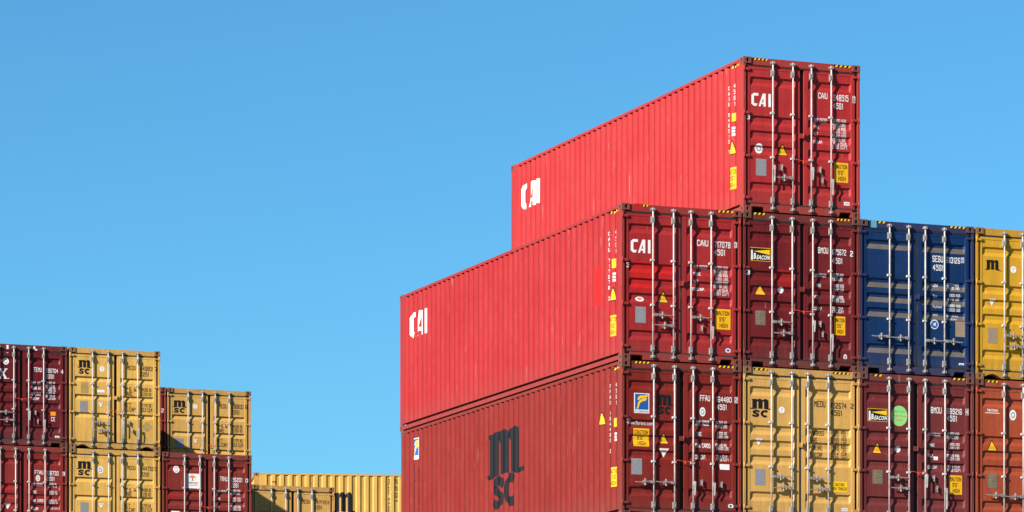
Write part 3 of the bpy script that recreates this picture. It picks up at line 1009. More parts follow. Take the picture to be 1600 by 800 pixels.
def draw_item(kind, b, ex, flip):
    """Returns (object name, Mark, label) for a separate mark, or None when unknown."""
    mk = Mark()
    f = flip
    if kind == 'caution':
        mk.rect(b, M['yel'])
        mk.text(sub(b, .08, .10, .92, .32), 'CAUTION', M['k'], 1, 0.02, f)
        mk.text(sub(b, .26, .40, .70, .62), "9'6\"", M['k'], 1, 0.02, f)
        mk.text(sub(b, .28, .70, .82, .92), 'HIGH', M['k'], 1, 0.02, f)
        return 'height_sticker', mk, 'yellow sticker reading CAUTION 9\'6" HIGH'
    if kind == 'trailer':
        mk.rect(b, M['brightyel'])
        mk.text(sub(b, .22, .14, .80, .44), 'CAUTION', M['k'], 1, 0.02, f)
        mk.text(sub(b, .05, .54, .95, .84), 'HIGH TRAILER', M['k'], 1, 0.02, f)
        return 'height_sticker', mk, 'small bright yellow high trailer sticker'
    if kind == 'tri':
        mk.unit(b, [(-.04, -.04), (1.04, -.04), (.56, 1.05), (.44, 1.05)], M['k'])
        mk.unit(b, [(.06, .03), (.94, .03), (.52, .93), (.48, .93)], M['yel'], 1)
        mk.rect(sub(b, .32, .66, .68, .69), M['brown'], 2)
        mk.rect(sub(b, .28, .76, .72, .79), M['brown'], 2)
        return 'warning_sticker', mk, 'yellow warning triangle with black edge'
    if kind == 'wtri':
        mk.unit(b, [(-.03, 1.03), (1.03, 1.03), (.5, -.03)], M['redink'])
        mk.unit(b, [(.06, .97), (.94, .97), (.5, .10)], M['w'], 1)
        mk.rect(sub(b, .26, .14, .74, .22), M['greyink'], 2)
        mk.rect(sub(b, .36, .30, .64, .36), M['greyink'], 2)
        return 'triangle_sticker', mk, 'white sticker like an upside-down triangle'
    if kind == 'round':
        mk.disc(b, M['w'])
        if ex and ex[0] == 'T':
            mk.text(sub(b, .34, .25, .66, .75), 'T', M['greyink'], 1, 0.01, f)
        else:
            mk.disc(b, M['greyink'], 1, 16, .62)
            mk.disc(b, M['w'], 2, 8, .34)
        return 'round_sticker', mk, 'round white approval sticker'
    if kind in ('oval', 'leaf'):
        mk.disc(b, M['w'])
        mk.disc(sub(b, .2, .2, .8, .75), M['blue'] if kind == 'oval' else M['redink'], 1, 12)
        return 'oval_sticker', mk, None
    if kind == 'emblem':
        mk.disc(b, M['w'])
        mk.disc(b, M['blue'], 1, 20, .82)
        mk.unit(sub(b, .25, .25, .75, .75), [(0, .2), (.4, .45), (.1, .9), (.5, .7), (1, 1), (.7, .5), (1, .1), (.5, .3)], M['w'], 2)
        return 'round_emblem', mk, 'round white line emblem on blue'
    if kind == 'plate':
        m = {'g': M['grey'], 'd': M['dgrey'], 'b': M['bgrey']}[ex[0]]
        mk.rect(b, m)
        rnd = random.Random(int(b[0] * 1000))
        for i in range(9):
            y = .07 + i * .1
            mk.rect(sub(b, .1, y, .3 + .6 * rnd.random(), y + .028), M['greyink'] if ex[0] == 'g' else M['brown'], 1)
        return 'data_plate', mk, 'small %s data plate' % {'g': 'grey', 'd': 'corroded brown', 'b': 'tan'}[ex[0]]
    if kind == 'label':
        mk.rect(b, M['w'])
        mk.rect(sub(b, .15, .35, .85, .65), M['greyink'], 1)
        return 'paper_label', mk, None
    if kind == 'whiterect':
        mk.rect(b, M['w'])
        return 'paper_label', mk, None
    if kind == 'yrect':
        mk.rect(b, M['yel'])
        mk.rect(sub(b, .2, .2, .8, .32), M['brown'], 1)
        mk.rect(sub(b, .2, .5, .8, .6), M['brown'], 1)
        return 'yellow_label', mk, None
    if kind == 'orangerect':
        mk.rect(b, M['orange'])
        return 'orange_label', mk, None
    if kind == 'stripe':
        u0, d0, u1, d1 = b
        d0, d1 = (d0 + d1) / 2 - .022, (d0 + d1) / 2 + .022
        if (u1 - u0) > .6:
            u1 = u0 + .38
        mk.rect((u0, d0, u1, d1), M['k'])
        n = max(2, round((u1 - u0) / .085))
        w = (u1 - u0) / n
        for i in range(n):
            a = u0 + i * w + (w * .25)
            s = -w * .45 if not f else w * .45
            lo = a if not f else a - w * .2
            pts = [(lo, d1 - .003), (lo + w * .48, d1 - .003), (lo + w * .48 - s * .6, d0 + .003), (lo - s * .6, d0 + .003)]
            pts = [(min(u1 - .002, max(u0 + .002, p)), q) for p, q in pts]
            if len(set(pts)) == 4:
                mk.poly(pts, M['brightyel'], 1)
        return 'hazard_stripe', mk, None
    if kind == 'cai':
        for p in (CAI_SIDE if f else CAI_PARTS):
            mk.unit(b, p, M['w'], 0, f)
        return 'company_lettering', mk, 'white block letters CAI'
    if kind == 'msc':
        msc(mk, b, M['k'], f)
        return 'company_lettering', mk, 'black letters m over sc'
    if kind == 'msc_m':
        mk.unit(sub(b, 0, 0, .85, .88), [p for p in M_SHAPE], M['k'])
        mk.unit(sub(b, .86, .86, 1, 1.0), [(0, .8), (.5, 0), (1, .6), (.5, .5)], M['k'])
        return 'company_lettering', mk, 'black letter m with a small tail'
    if kind == 'mscbig_m':
        msc(mk, b, M['kbig'], f, 'm')
        return 'company_lettering', mk, 'huge black letter m'
    if kind == 'mscbig_sc':
        msc(mk, b, M['kbig'], f, 'sc')
        return 'company_lettering', mk, 'huge black letters sc'
    if kind == 'beacon':
        mk.rect(b, M['yel'])
        mk.rect(sub(b, .02, .04, .98, .96), M['k'], 1)
        mk.unit(b, [(.17, .72), (.96, .50), (.96, .88)], M['brightyel'], 2)
        mk.unit(b, [(.05, .08), (.15, .08), (.135, .60), (.15, .62), (.13, .78), (.10, .86), (.07, .78), (.05, .62), (.065, .60)], M['w'], 2)
        mk.text(sub(b, .18, .42, .30, .86), 'B', M['w'], 3, 0.035, f, .1)
        mk.text(sub(b, .32, .55, .94, .88), 'EACON', M['w'], 3, 0.03, f, .08)
        return 'company_sign', mk, 'black sign with white word BEACON and yellow beam'
    if kind == 'florens':
        mk.rect(b, M['w'])
        mk.rect(sub(b, .06, .04, .94, .82, f), M['blue'], 1)
        F = sub(b, .06, .04, .94, .82, f)
        mk.unit(F, [(.12, .05), (.24, .05), (.36, .40), (.52, .52), (.80, .58), (.92, .78), (.60, .72), (.38, .62), (.22, .44), (.20, .25)], M['brightyel'], 2, f)
        mk.unit(F, [(.18, .60), (.30, .60), (.42, .72), (.66, .76), (.92, .84), (1.0, .98), (.66, .90), (.40, .90), (.24, .80)], M['brightyel'], 2, f)
        mk.text(sub(b, .05, .86, .95, .97), 'FLORENS', M['blue'], 1, 0.02, f)
        return 'company_sign', mk, 'white and blue sign with yellow F-shaped swirl'
    if kind == 'green':
        mk.disc(b, M['green'], 0, 28)
        mk.text(sub(b, .18, .24, .86, .32), 'KEEP A CLEAN', M['greyink'], 1, 0.0, f)
        mk.text(sub(b, .06, .44, .94, .54), 'Water Waves', M['redink'], 1, 0.01, f)
        mk.text(sub(b, .28, .64, .70, .76), 'Park', M['redink'], 1, 0.01, f)
        return 'round_sticker', mk, 'large round light green sticker'
    if kind == 'triton':
        mk.text(sub(b, .12, .0, .88, .62), 'TRITON', M['w'], 0, 0.03, f)
        mk.rect(sub(b, 0, .84, 1, 1.0), M['w'])
        return 'company_lettering', mk, 'white word TRITON over a thin line'
    if kind == 'tritonbig':
        mk.rect(b, M['w'])
        mk.rect(sub(b, 0, 0, .10, 1), M['greyink'], 1)
        T = sub(b, .22, .12, .74, .48)
        mk.unit(T, [(.28, 0), (.72, 0), (.60, .12), (.60, .66), (1.0, .52), (.86, .84), (.60, 1.0), (.40, 1.0), (.14, .84), (0, .52), (.40, .66), (.40, .12)], M['redink'], 2)
        mk.text(sub(b, .14, .58, .88, .68), 'TRITON', M['k'], 2, 0.03, f)
        mk.rect(sub(b, .14, .76, .88, .80), M['greyink'], 2)
        return 'company_sign', mk, 'white sign with a red T over the word TRITON'
    if kind == 'bigx':
        mk.unit(b, [(0, 1), (.38, 1), (.38, .93), (.33, .93), (.52, .62), (.74, .93), (.66, .93), (.66, 1), (1, 1), (1, .93), (.90, .93), (.60, .54),
                    (.92, .07), (1.02, .07), (1.02, 0), (.58, 0), (.58, .07), (.66, .07), (.47, .38), (.25, .07), (.33, .07), (.33, 0), (-.02, 0), (-.02, .07), (.12, .07), (.40, .46), (.08, .93), (0, .93)], M['w'])
        mk.disc((b[2] + .02, b[3] - .025, b[2] + .045, b[3]), M['w'], 0, 8)
        return 'company_lettering', mk, 'large white serif letter X'
    if kind == 'vbar':
        mk.rect(b, M['w'])
        return 'paint_mark', mk, None
    if kind in ('redpatch', 'tealpatch', 'brownpatch', 'diamondpatch'):
        m = {'redpatch': M.get('touch'), 'tealpatch': M['teal'], 'brownpatch': M['brown'], 'diamondpatch': M['brown']}[kind]
        if kind == 'diamondpatch':
            mk.unit(b, [(0, .6), (.45, .98), (1, .5), (.5, .05), (.1, .2)], m, -1)
        else:
            mk.rect(b, m, -1)
        return 'repaint_patch', mk, None
    return None

# ------------------------------------------------------------------ the container itself
def casting_mesh(right, upper):
    """ISO corner casting at x 0..0.162, y 0..0.178, z 0..0.118 with oval holes in end and side."""
    bm = bmesh.new()
    w, l, h = .162, .178, .118
    sx = -1 if right else 1
    rz = .040 if upper else .042
    rx = .030 if upper else .024
    holed_face(bm, lambda u, v: Vector((sx * u, 0, v)), w, h, w * .53, h * .5, rx, rz, Vector((0, 1, 0)))
    holed_face(bm, lambda u, v: Vector((0, u, v)), l, h, l * .5, h * .5, .024, .036, Vector((sx, 0, 0)))
    def quad(*c):
        bm.faces.new([bm.verts.new(p) for p in c])
    X = sx * w
    quad((0, 0, h), (X, 0, h), (X, l, h), (0, l, h))
    quad((0, 0, 0), (X, 0, 0), (X, l, 0), (0, l, 0))
    quad((X, 0, 0), (X, l, 0), (X, l, h), (X, 0, h))
    quad((0, l, 0), (X, l, 0), (X, l, h), (0, l, h))
    bmesh.ops.remove_doubles(bm, verts=bm.verts[:], dist=1e-5)
    bmesh.ops.recalc_face_normals(bm, faces=bm.faces[:])
    return bm

def side_breaks(L, pitch=(.072, .068, .070, .068)):
    """(distance along the wall, depth) of the wall's vertical corrugation."""
    a, b, c, d = pitch
    P = a + b + c + d
    s0, s1 = .165, L - .165
    n = int((s1 - s0 - .10) / P)
    lead = ((s1 - s0) - n * P + d) / 2
    pts = [(s0, 0)]
    s = s0 + lead - d / 2
    for i in range(n):
        pts += [(s, 0), (s + b, .036), (s + b + c, .036), (s + b + c + d, 0)]
        s += P
    pts.append((s1, 0))
    out = []
    for p in pts:
        if not out or p[0] > out[-1][0] + 1e-4:
            out.append(p)
    return out

def side_mesh(L, H, left, pts):
    bm = bmesh.new()
    z0, z1 = .162, H - .058
    prev = None
    for s, dep in pts:
        x = (.006 + dep) if left else (W - .006 - dep)
        cur = (bm.verts.new((x, s, z0)), bm.verts.new((x, s, z1)))
        if prev:
            f = (prev[0], prev[1], cur[1], cur[0]) if left else (prev[0], cur[0], cur[1], prev[1])
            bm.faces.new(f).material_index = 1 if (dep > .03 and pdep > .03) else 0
        prev, pdep = cur, dep
    # inner lining of the wall closes it
    for a, b in ((.0435, 1), ):
        x = a if left else W - a
        v = [bm.verts.new(c) for c in ((x + (.004 if left else -.004), pts[0][0], z0), (x + (.004 if left else -.004), pts[-1][0], z0),
                                       (x + (.004 if left else -.004), pts[-1][0], z1), (x + (.004 if left else -.004), pts[0][0], z1))]
        bm.faces.new(v if not left else v)
    return bm

def frame_mesh(L, H, notch):
    bm = bmesh.new()
    # corner posts
    for y0, y1 in ((.008, .165), (L - .165, L - .008)):
        for x0, x1 in ((.004, .052), (W - .052, W - .004)):
            box(bm, x0, x1, y0, y1, .118, H - .118)
    # inner post web behind the door gap
    for x0, x1 in ((.052, .10), (W - .10, W - .052)):
        box(bm, x0, x1, .105, .165, .118, H - .118)
    # header and its upper lip
    box(bm, .162, W - .162, .020, .13, H - .138, H - .006)
    for x0, x1 in ((.052, .162), (W - .162, W - .052)):
        box(bm, x0, x1, .060, .13, H - .150, H - .118)
    # sill with forklift style notches by the castings
    zt, zb = .158, .022
    def notch_pts(x, s):
        if notch == 'box':
            return [(x, zb), (x + s * .03, zb), (x + s * .03, zb + .085), (x + s * .25, zb + .085), (x + s * .29, zb)]
        return [(x, zb), (x + s * .02, zb + .03), (x + s * .13, zb + .075), (x + s * .20, zb + .088), (x + s * .27, zb + .07), (x + s * .40, zb + .004)]
    pts = [(.162, zt)] + notch_pts(.162, 1) + notch_pts(W - .162, -1)[::-1] + [(W - .162, zt)]
    prism_y(bm, pts, .014, .14)
    for x0, x1 in ((.052, .162), (W - .162, W - .052)):
        box(bm, x0, x1, .060, .14, .118, zt)
    # rear header and sill
    box(bm, .162, W - .162, L - .11, L - .012, H - .10, H - .006)
    box(bm, .162, W - .162, L - .11, L - .012, .02, .158)
    # side rails: square tube on top, channel below
    for s in (0, 1):
        def bx(x0, x1, z0, z1):
            if s: x0, x1 = W - x1, W - x0
            box(bm, x0, x1, .178, L - .178, z0, z1)
        bx(.003, .062, H - .066, H - .010)
        bx(.004, .095, .026, .104)          # lower lip of the channel
        bx(.085, .105, .104, .152)
        bx(.002, .070, .152, .1625)         # upper flange that carries the wall
    # floor on cross members
    box(bm, .10, W - .10, .15, L - .12, .10, .155)
    return bm

def roof_mesh(L, H):
    bm = bmesh.new()
    prev = None
    s, i = .13, 0
    while s < L - .12:
        z = H - .030 + (.012 if i % 2 else 0)
        for ds in (0, .05):
            cur = (bm.verts.new((.062, s + ds, z)), bm.verts.new((W - .062, s + ds, z)))
            if prev:
                bm.faces.new((prev[0], prev[1], cur[1], cur[0]))
            prev = cur
        s += .104 * 1.0
        i += 1
    return bm

def end_mesh(L, H):
    bm = bmesh.new()
    prev = None
    x = .052
    i = 0
    while x < W - .05:
        dep = (0, .036, .036, 0)[i % 4]
        y = L - .05 - dep
        cur = (bm.verts.new((x, y, .158)), bm.verts.new((x, y, H - .10)))
        if prev:
            bm.faces.new((prev[0], prev[1], cur[1], cur[0]))
        prev = cur
        x += (.068, .11, .068, .11)[i % 4]
        i += 1
    return bm

def bar_mesh(x, H, k, rnd):
    bm = bmesh.new()
    y = -.005
    tube(bm, (x, y, .075), (x, y, H - .055), .0148, 12)
    # cams at both ends with their keepers
    for z, s in ((H - .085, 1), (.085, -1)):
        tube(bm, (x, y, z - .03), (x, y, z + .03), .024, 12, 1)
        box(bm, x - .045, x + .040, .000, .019, z - .024, z + .024, 1)
        box(bm, x - .016, x + .034, -.030, .0, z - .012 * s - .010, z - .012 * s + .012, 1)
        tube(bm, (x + .032, -.018, z - .02), (x + .032, -.018, z + .022), .010, 8, 1)
    # upper and lower bearing plates, two guides between
    for d, h in ((.215, .125), (H - .305, .125)):
        z = H - d - h
        box(bm, x - .036, x + .026, -.014, FACE - .001, z, z + h, 1)
        box(bm, x - .026, x + .020, -.027, -.0145, z + .026, z + h - .026, 1)
        for zz in (z + .02, z + h - .02):
            tube(bm, (x - .032, -.024, zz), (x - .032, -.0145, zz), .007, 6)
    for d in (1.03 * k, 1.865 * k):
        z = H - d
        box(bm, x - .046, x - .012, -.018, FACE - .001, z - .020, z + .020)
        box(bm, x - .022, x + .020, -.026, -.018, z - .016, z + .016)
    return bm

def handle_mesh(x, d, H, way):
    s = 1 if way == 'R' else -1
    z = H - d
    bm = bmesh.new()
    def bx(a, b, y0, y1, z0, z1):
        a, b = sorted((x + s * a, x + s * b))
        box(bm, a, b, y0, y1, z0, z1)
    bx(.0, .085, -.034, -.002, z - .026, z + .026)          # hub clamped to the bar
    # bar tapering and dropping a little to its tip
    n = 6
    a0, a1 = .07, .385
    prev = None
    for i in range(n + 1):
        t = i / n
        xx = x + s * (a0 + (a1 - a0) * t)
        zz = z + .006 * math.sin(t * 6) - .012 * t * math.sin(x * 40)
        hh = .015 - .007 * t
        ring = [bm.verts.new((xx, yy, zq)) for yy, zq in ((-.030, zz - hh), (-.016, zz - hh), (-.016, zz + hh), (-.030, zz + hh))]
        if prev:
            for q in range(4):
                bm.faces.new((prev[q], prev[(q + 1) % 4], ring[(q + 1) % 4], ring[q]))
        else:
            bm.faces.new(ring)
        prev = ring
    bm.faces.new(prev[::-1])
    return bm

def catch_mesh(x, d, H, seedv):
    z = H - d
    bm = bmesh.new()
    y = FACE
    box(bm, x - .030, x + .030, y - .006, y - .0005, z - .034, z + .034)
    box(bm, x - .020, x + .018, y - .048, y - .006, z - .012, z + .004)
    tube(bm, (x, y - .052, z - .055), (x, y - .052, z + .062), .013, 10)
    tube(bm, (x + .004, y - .054, z - .070), (x + .004, y - .054, z - .035), .019, 10)
    box(bm, x - .012, x + .026, y - .064, y - .040, z + .026, z + .046)
    return bm

def loose_catch_mesh(x, d, H):
    z = H - d
    bm = bmesh.new()
    y = FACE
    box(bm, x - .024, x + .022, y - .007, y - .0005, z - .050, z + .040)
    tube(bm, (x + .004, y - .026, z - .062), (x + .004, y - .022, z + .05), .013, 10)
    box(bm, x - .018, x + .020, y - .036, y - .007, z + .022, z + .040)
    tube(bm, (x - .012, y - .030, z - .050), (x + .016, y - .034, z - .068), .010, 8)
    return bm

def hanging_mesh(x, d0, d1, H):
    """A door handle let down alongside its bar."""
    bm = bmesh.new()
    z0, z1 = H - d0, H - d1
    box(bm, x - .006, x + .034, -.040, -.022, z0 - .075, z0)
    pts = [(x + .002, z0 - .075), (x + .028, z0 - .075), (x + .024, z1 + .06), (x + .014, z1), (x - .004, z1 + .015), (x + .0, z1 + .09)]
    prism_y(bm, pts, -.046, -.034)
    box(bm, x - .022, x + .022, -.034, -.022, z0 - .05, z0 - .02)
    return bm

def gasket_mesh(lf, x0, x1, deep):
    bm = bmesh.new()
    z0, z1 = lf.H - lf.d1, lf.H - lf.d0
    y0, y1 = FACE - .006, FACE + .05
    box(bm, x0, x1, y0, y1, z1 + .001, z1 + .025)
    box(bm, x0, x1, y0, y1, z0 - .025, z0 - .001)
    for a, c in ((x0, lf.x0 - .001), (lf.x1 + .001, x1)):
        mid = .3 < (a + c) / 2 < 2.1
        yf = (FACE + .070 if deep else FACE + .004) if mid else FACE + .040
        box(bm, a, c, yf, yf + .03, z0 - .001, z1 + .001)
    return bm

def hinge_mesh(x_post, x_door, z, H):
    """Hinge blade from the corner post's lug over onto the leaf."""
    bm = bmesh.new()
    s = 1 if x_door > x_post else -1
    a, b = sorted((x_post + s * .010, x_door + s * .05))
    box(bm, a, b, .004, FACE + .002, z - .024, z + .024)
    lo, hi = sorted((x_post + s * .004, x_post + s * .034))
    tube(bm, ((lo + hi) / 2, .010, z - .050), ((lo + hi) / 2, .010, z + .050), .015, 10)
    return bm

def seal_mesh(b, H):
    """Thin plastic cable seal drawn between the two middle bars."""
    x0, d0, x1, d1 = b
    d = (d0 + d1) / 2
    cu = []
    bm = bmesh.new()
    n = 8
    pts = []
    for i in range(n + 1):
        t = i / n
        pts.append(Vector((x0 + (x1 - x0) * t, -.028 - .006 * math.sin(t * 9), H - d + .010 * math.sin(t * 7 + 1) - .006 * t)))
    for a, c in zip(pts, pts[1:]):
        tube(bm, a, c, .0052, 6)
    m = pts[n // 2]
    box(bm, m.x - .012, m.x + .012, m.y - .008, m.y + .006, m.z - .035, m.z + .02)
    tube(bm, (m.x, m.y, m.z), (m.x + .05, m.y + .01, m.z - .06), .004, 6)
    return bm

def make_container(label, loc, H, L, style, body, items, side_items=(), rotz=0.0, group=None, notch='box', seed=0,
                   rust=.3, chalk=.35, grime=.5, spots=.5, bars=None, category='shipping container', seam=SEAM, pitch=None,
                   side_rgb=None, dusty=False, text_side=None, touch=None, mats=None, deep=False, dull=.24):
    rnd = random.Random(seed)
    root = bpy.data.objects.new('shipping_container', None)
    root.empty_display_size = 0.5
    root.location = loc
    root.rotation_euler = (0, 0, rotz)
    COL.objects.link(root)
    root['label'] = label
    root['category'] = category
    if group:
        root['group'] = group
    if mats is None:
        mats = (paint('container_paint', body, seed, rust * .5, chalk, grime, .40, spots),
                paint('frame_paint', tuple((1 - dull) * c + dull * r for c, r in zip(body, (.12, .045, .032))), seed + 3, rust, chalk, grime, .5, spots),
                paint('casting_paint', tuple(.28 * c + .72 * r for c, r in zip(body, (.105, .046, .034))), seed + 6, .75, .3, .9, .65, .7))
    mb, mf, mc = mats
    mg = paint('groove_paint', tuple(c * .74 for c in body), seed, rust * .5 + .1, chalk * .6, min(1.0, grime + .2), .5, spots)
    root_mats = mats
    if touch:
        M['touch'] = paint('touch_up_paint', touch, seed + 9, .1, .1, .2, .4, .2)
    # frame and castings
    link('frame', frame_mesh(L, H, notch), mf, root)
    for y in (0, L):
        for right in (0, 1):
            for up in (0, 1):
                o = link('corner_casting', casting_mesh(bool(right) != (y > 0), up), mc, root)
                o.location = (W if right else 0, y, H - .118 if up else 0)
                if y > 0:
                    o.rotation_euler = (0, 0, math.pi)
    # walls
    pts = side_breaks(L, pitch) if pitch else side_breaks(L)
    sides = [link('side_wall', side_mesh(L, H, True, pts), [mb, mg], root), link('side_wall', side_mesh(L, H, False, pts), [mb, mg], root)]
    link('roof', roof_mesh(L, H), mb, root)
    link('end_wall', end_mesh(L, H), mb, root)
    # doors
    k = H / 2.914
    k = k if k < .95 else 1.0
    hg = .044 if deep else .024
    leaves = [Leaf(.086, seam - hg, H, style, .085 if dusty else .062), Leaf(seam + hg, W - .106, H, style, .085 if dusty else .062)]
    doors = []
    bars = [b - .018 for b in (bars or (.63, 1.045, 1.42, 1.83))]
    for i, lf in enumerate(leaves):
        d = link('door', door_mesh(lf), [mb, M['dust'] if dusty else mb, mb], root)
        doors.append(d)
        link('gasket', gasket_mesh(lf, .053 if i == 0 else seam + .001, seam if i == 0 else W - .053, deep), M['rubber'], d)
        for dd in (.225, 1.045, 1.855, 2.64):
            z = H - dd * H / 2.914
            link('hinge', hinge_mesh(.004 if i == 0 else W - .004, lf.x0 if i == 0 else lf.x1, z, H), mf, d)
        for b in bars[i * 2:i * 2 + 2]:
            link('locking_bar', bar_mesh(b, H, k, rnd), [M['galv'], M['steel']], d)
    # fittings and marks
    def owner(x):
        return 0 if x < seam else 1
    for i, lf in enumerate(leaves):
        lettering = Mark()
        pale = Mark()
        def to3(u, d, lv, lf=lf):
            return Vector((u, FACE + lf.depth(u, d) - .0022 - .0013 * lv, H - d))
        def to3h(u, d, lv):
            return Vector((u, .020 - .0018 - .0013 * lv, H - d))
        cu, cd = lf.cuts_x(), lf.cuts_d()
        for it in items:
            kind, b = it[0], it[1]
            ex = it[2:]
            if kind in ('rods',):
                continue
            if kind in ('hub', 'hd', 'hang', 'keeper'):
                x = it[1]
                if owner(x) != i:
                    continue
                d = doors[i]
                if kind == 'hub':
                    link('handle_catch', loose_catch_mesh(x, it[2], H), M['steel'], d)
                elif kind == 'hd':
                    xx = min(bars, key=lambda q: abs(q - x))
                    s = 1 if it[3] == 'R' else -1
                    link('handle', handle_mesh(xx, it[2], H, it[3]), M['steel'], d)
                    link('handle_catch', catch_mesh(xx + s * .185, it[2], H, seed), M['steel'], d)
                elif kind == 'hang':
                    xx = min(bars, key=lambda q: abs(q - x))
                    link('handle', hanging_mesh(xx + .008, it[2], it[3], H), M['galv'], d)
                else:
                    bm = bmesh.new()
                    z = H - it[2]
                    box(bm, seam - .055, seam + .055, FACE - .022, FACE - .008, z - .045, z + .045)
                    tube(bm, (seam + .03, FACE - .030, z - .055), (seam + .03, FACE - .030, z + .055), .012, 8)
                    link('door_keeper', bm, mf, d)
                continue
            if owner((b[0] + b[2]) / 2) != i:
                continue
            if kind == 'seal':
                link('seal_wire', seal_mesh(b, H), M['redseal'], doors[i])
            elif kind in ('text', 'webtext'):
                m = M['w'] if (ex[1:] or ('w',))[0] == 'w' else M['k']
                t = ex[0] if ex else 'www.florens.com'
                small = (b[3] - b[1]) < .075
                lettering.text(b, t, m, 0, 0.0 if small else 0.012)
            elif kind == 'textbox':
                m = M['w']
                lettering.text(sub(b, .18, .14, .82, .86), ex[0], m, 0, 0.01)
                u0, d0, u1, d1 = b
                t = .007
                for r in ((u0, d0, u1, d0 + t), (u0, d1 - t, u1, d1), (u0, d0 + t, u0 + t, d1 - t), (u1 - t, d0 + t, u1, d1 - t)):
                    lettering.rect(r, m)
            elif kind == 'three':
                lettering.text(b, '3', M['w'], 0, 0.01)
            elif kind == 'vbar':
                u0, d0, u1, d1 = b
                for q, fn, par in (((u0, max(.010, d0), u1, min(.136, d1)), to3h, root), ((u0, max(.168, d0), u1, d1), to3, doors[i])):
                    if q[3] - q[1] > .01:
                        mk = Mark(); mk.rect(q, M['w']); mk.build('paint_mark', par, fn, [], cd)
            elif kind == 'tealpatch' or kind == 'stripe' or (kind == 'redpatch' and b[3] < .14):
                r = draw_item(kind, b, ex, False)
                r[1].build(r[0], root, to3h, [], [])
            else:
                r = draw_item(kind, b, ex, False)
                if r:
                    o = r[1].build(r[0], doors[i], to3, cu, cd)
                    if o and r[2]:
                        o['label'] = r[2]
        o = lettering.build('lettering', doors[i], to3, cu, cd)
    # marks on the long wall
    if side_items:
        right = text_side == 'right'
        wall = sides[1] if right else sides[0]
        lettering = Mark()
        def dep(s):
            return lerp_profile(pts, s)
        def to3s(u, d, lv):
            x = .006 + dep(u) - .0022 - .0013 * lv
            return Vector(((W - x) if right else x, u, H - d))
        cuts = [s for s, _ in pts]
        flip = not right
        for it in side_items:
            kind, b, ex = it[0], it[1], it[2:]
            m = M['fadedwhite'] if not (len(ex) > 1 and ex[1] == 'k') else M['k']
            if kind == 'col':
                n = len(ex[0])
                hh = (b[3] - b[1]) / n
                for j, ch in enumerate(ex[0]):
                    if ch != ' ':
                        w = b[2] - b[0]
                        q = (b[0] + w * (.35 if ch in '1I' else .20), b[1] + j * hh, b[2] - w * (.35 if ch in '1I' else .20), b[1] + (j + .72) * hh)
                        lettering.text(q, ch, m, 0, 0.0, flip)
            elif kind == 'vtext':
                lettering.text(b, ex[0], m, 0, 0.01, flip, 0, True)
            elif kind == 'text':
                lettering.text(b, ex[0], m, 0, 0.012, flip)
            elif kind == 'whiterect':
                for q in ((.12, 0, .88, .26), (.12, .36, .80, .60), (.12, .70, .88, .98)):
                    lettering.rect(sub(b, *q, flip), m)
            else:
                r = draw_item(kind, b, ex, flip)
                if r:
                    o = r[1].build(r[0], wall, to3s, cuts, [])
                    if o and r[2]:
                        o['label'] = r[2]
        lettering.build('lettering', wall, to3s, cuts, [])
    return root

def copy_tree(o, parent=None):
    c = o.copy()
    COL.objects.link(c)
    c.parent = parent
    for ch in list(o.children):
        copy_tree(ch, c)
    return c

M['kbig'] = plain('dark_marking_paint', (0.0032, 0.003, 0.005), 0.6, 0, 0.25, 3, (0.012, 0.008, 0.008), 0.1)

# ------------------------------------------------------------------ ground
def ground():
    m, nt, p = nodes_of('yard_concrete')
    tc = nt.nodes.new('ShaderNodeTexCoord')
    v = tc.outputs['Object']
    base = mix(nt, ramp(nt, noise(nt, v, 0.08, 6, .6), .3, .7), (.085, .082, .078), (.13, .125, .118))
    base = mix(nt, ramp(nt, noise(nt, v, 1.2, 6, .7), .5, .7, 0, .5), base, (.06, .058, .056))
    nt.links.new(base, p.inputs['Base Color'])
    p.inputs['Roughness'].default_value = .9
    bm = bmesh.new()
    s = 3000
    bm.faces.new([bm.verts.new(c) for c in ((-s, -s, 0), (s, -s, 0), (s, s, 0), (-s, s, 0))])
    o = link('ground', bm, m, None)
    o['kind'] = 'structure'
ground()

# ------------------------------------------------------------------ the stacks
RED = (.262, .0165, .0165)
RED2 = (0.222, 0.0125, 0.013)
MAROON = (0.0975, 0.0076, 0.0088)
FLOR = (0.132, 0.0105, 0.007)
NAVY = (.0045, .0205, .072)
MSCY = (0.4144, 0.2331, 0.062)
MSCY2 = (0.468, 0.2691, 0.062)
MSCYF = (.37, .215, .048)
GOLD = (0.4129, 0.2158, 0.0156)
PLUM = (0.1074, 0.0169, 0.0169)
BRICK = (0.239, 0.0422, 0.0162)
WINE = (0.0881, 0.0082, 0.01)
OXIDE = (0.1573, 0.0163, 0.0132)
TRIT = (0.1415, 0.0189, 0.0139)

X = [0.0, 2.479, 4.913, 7.393]
G1 = 'high containers of the big stack on the right'
G2 = 'containers of the lower stack at the left'

def front(key):
    return SPEC.get(key, [])
def rods(key):
    for it in SPEC.get(key, []):
        if it[0] == 'rods':
            return it[1]

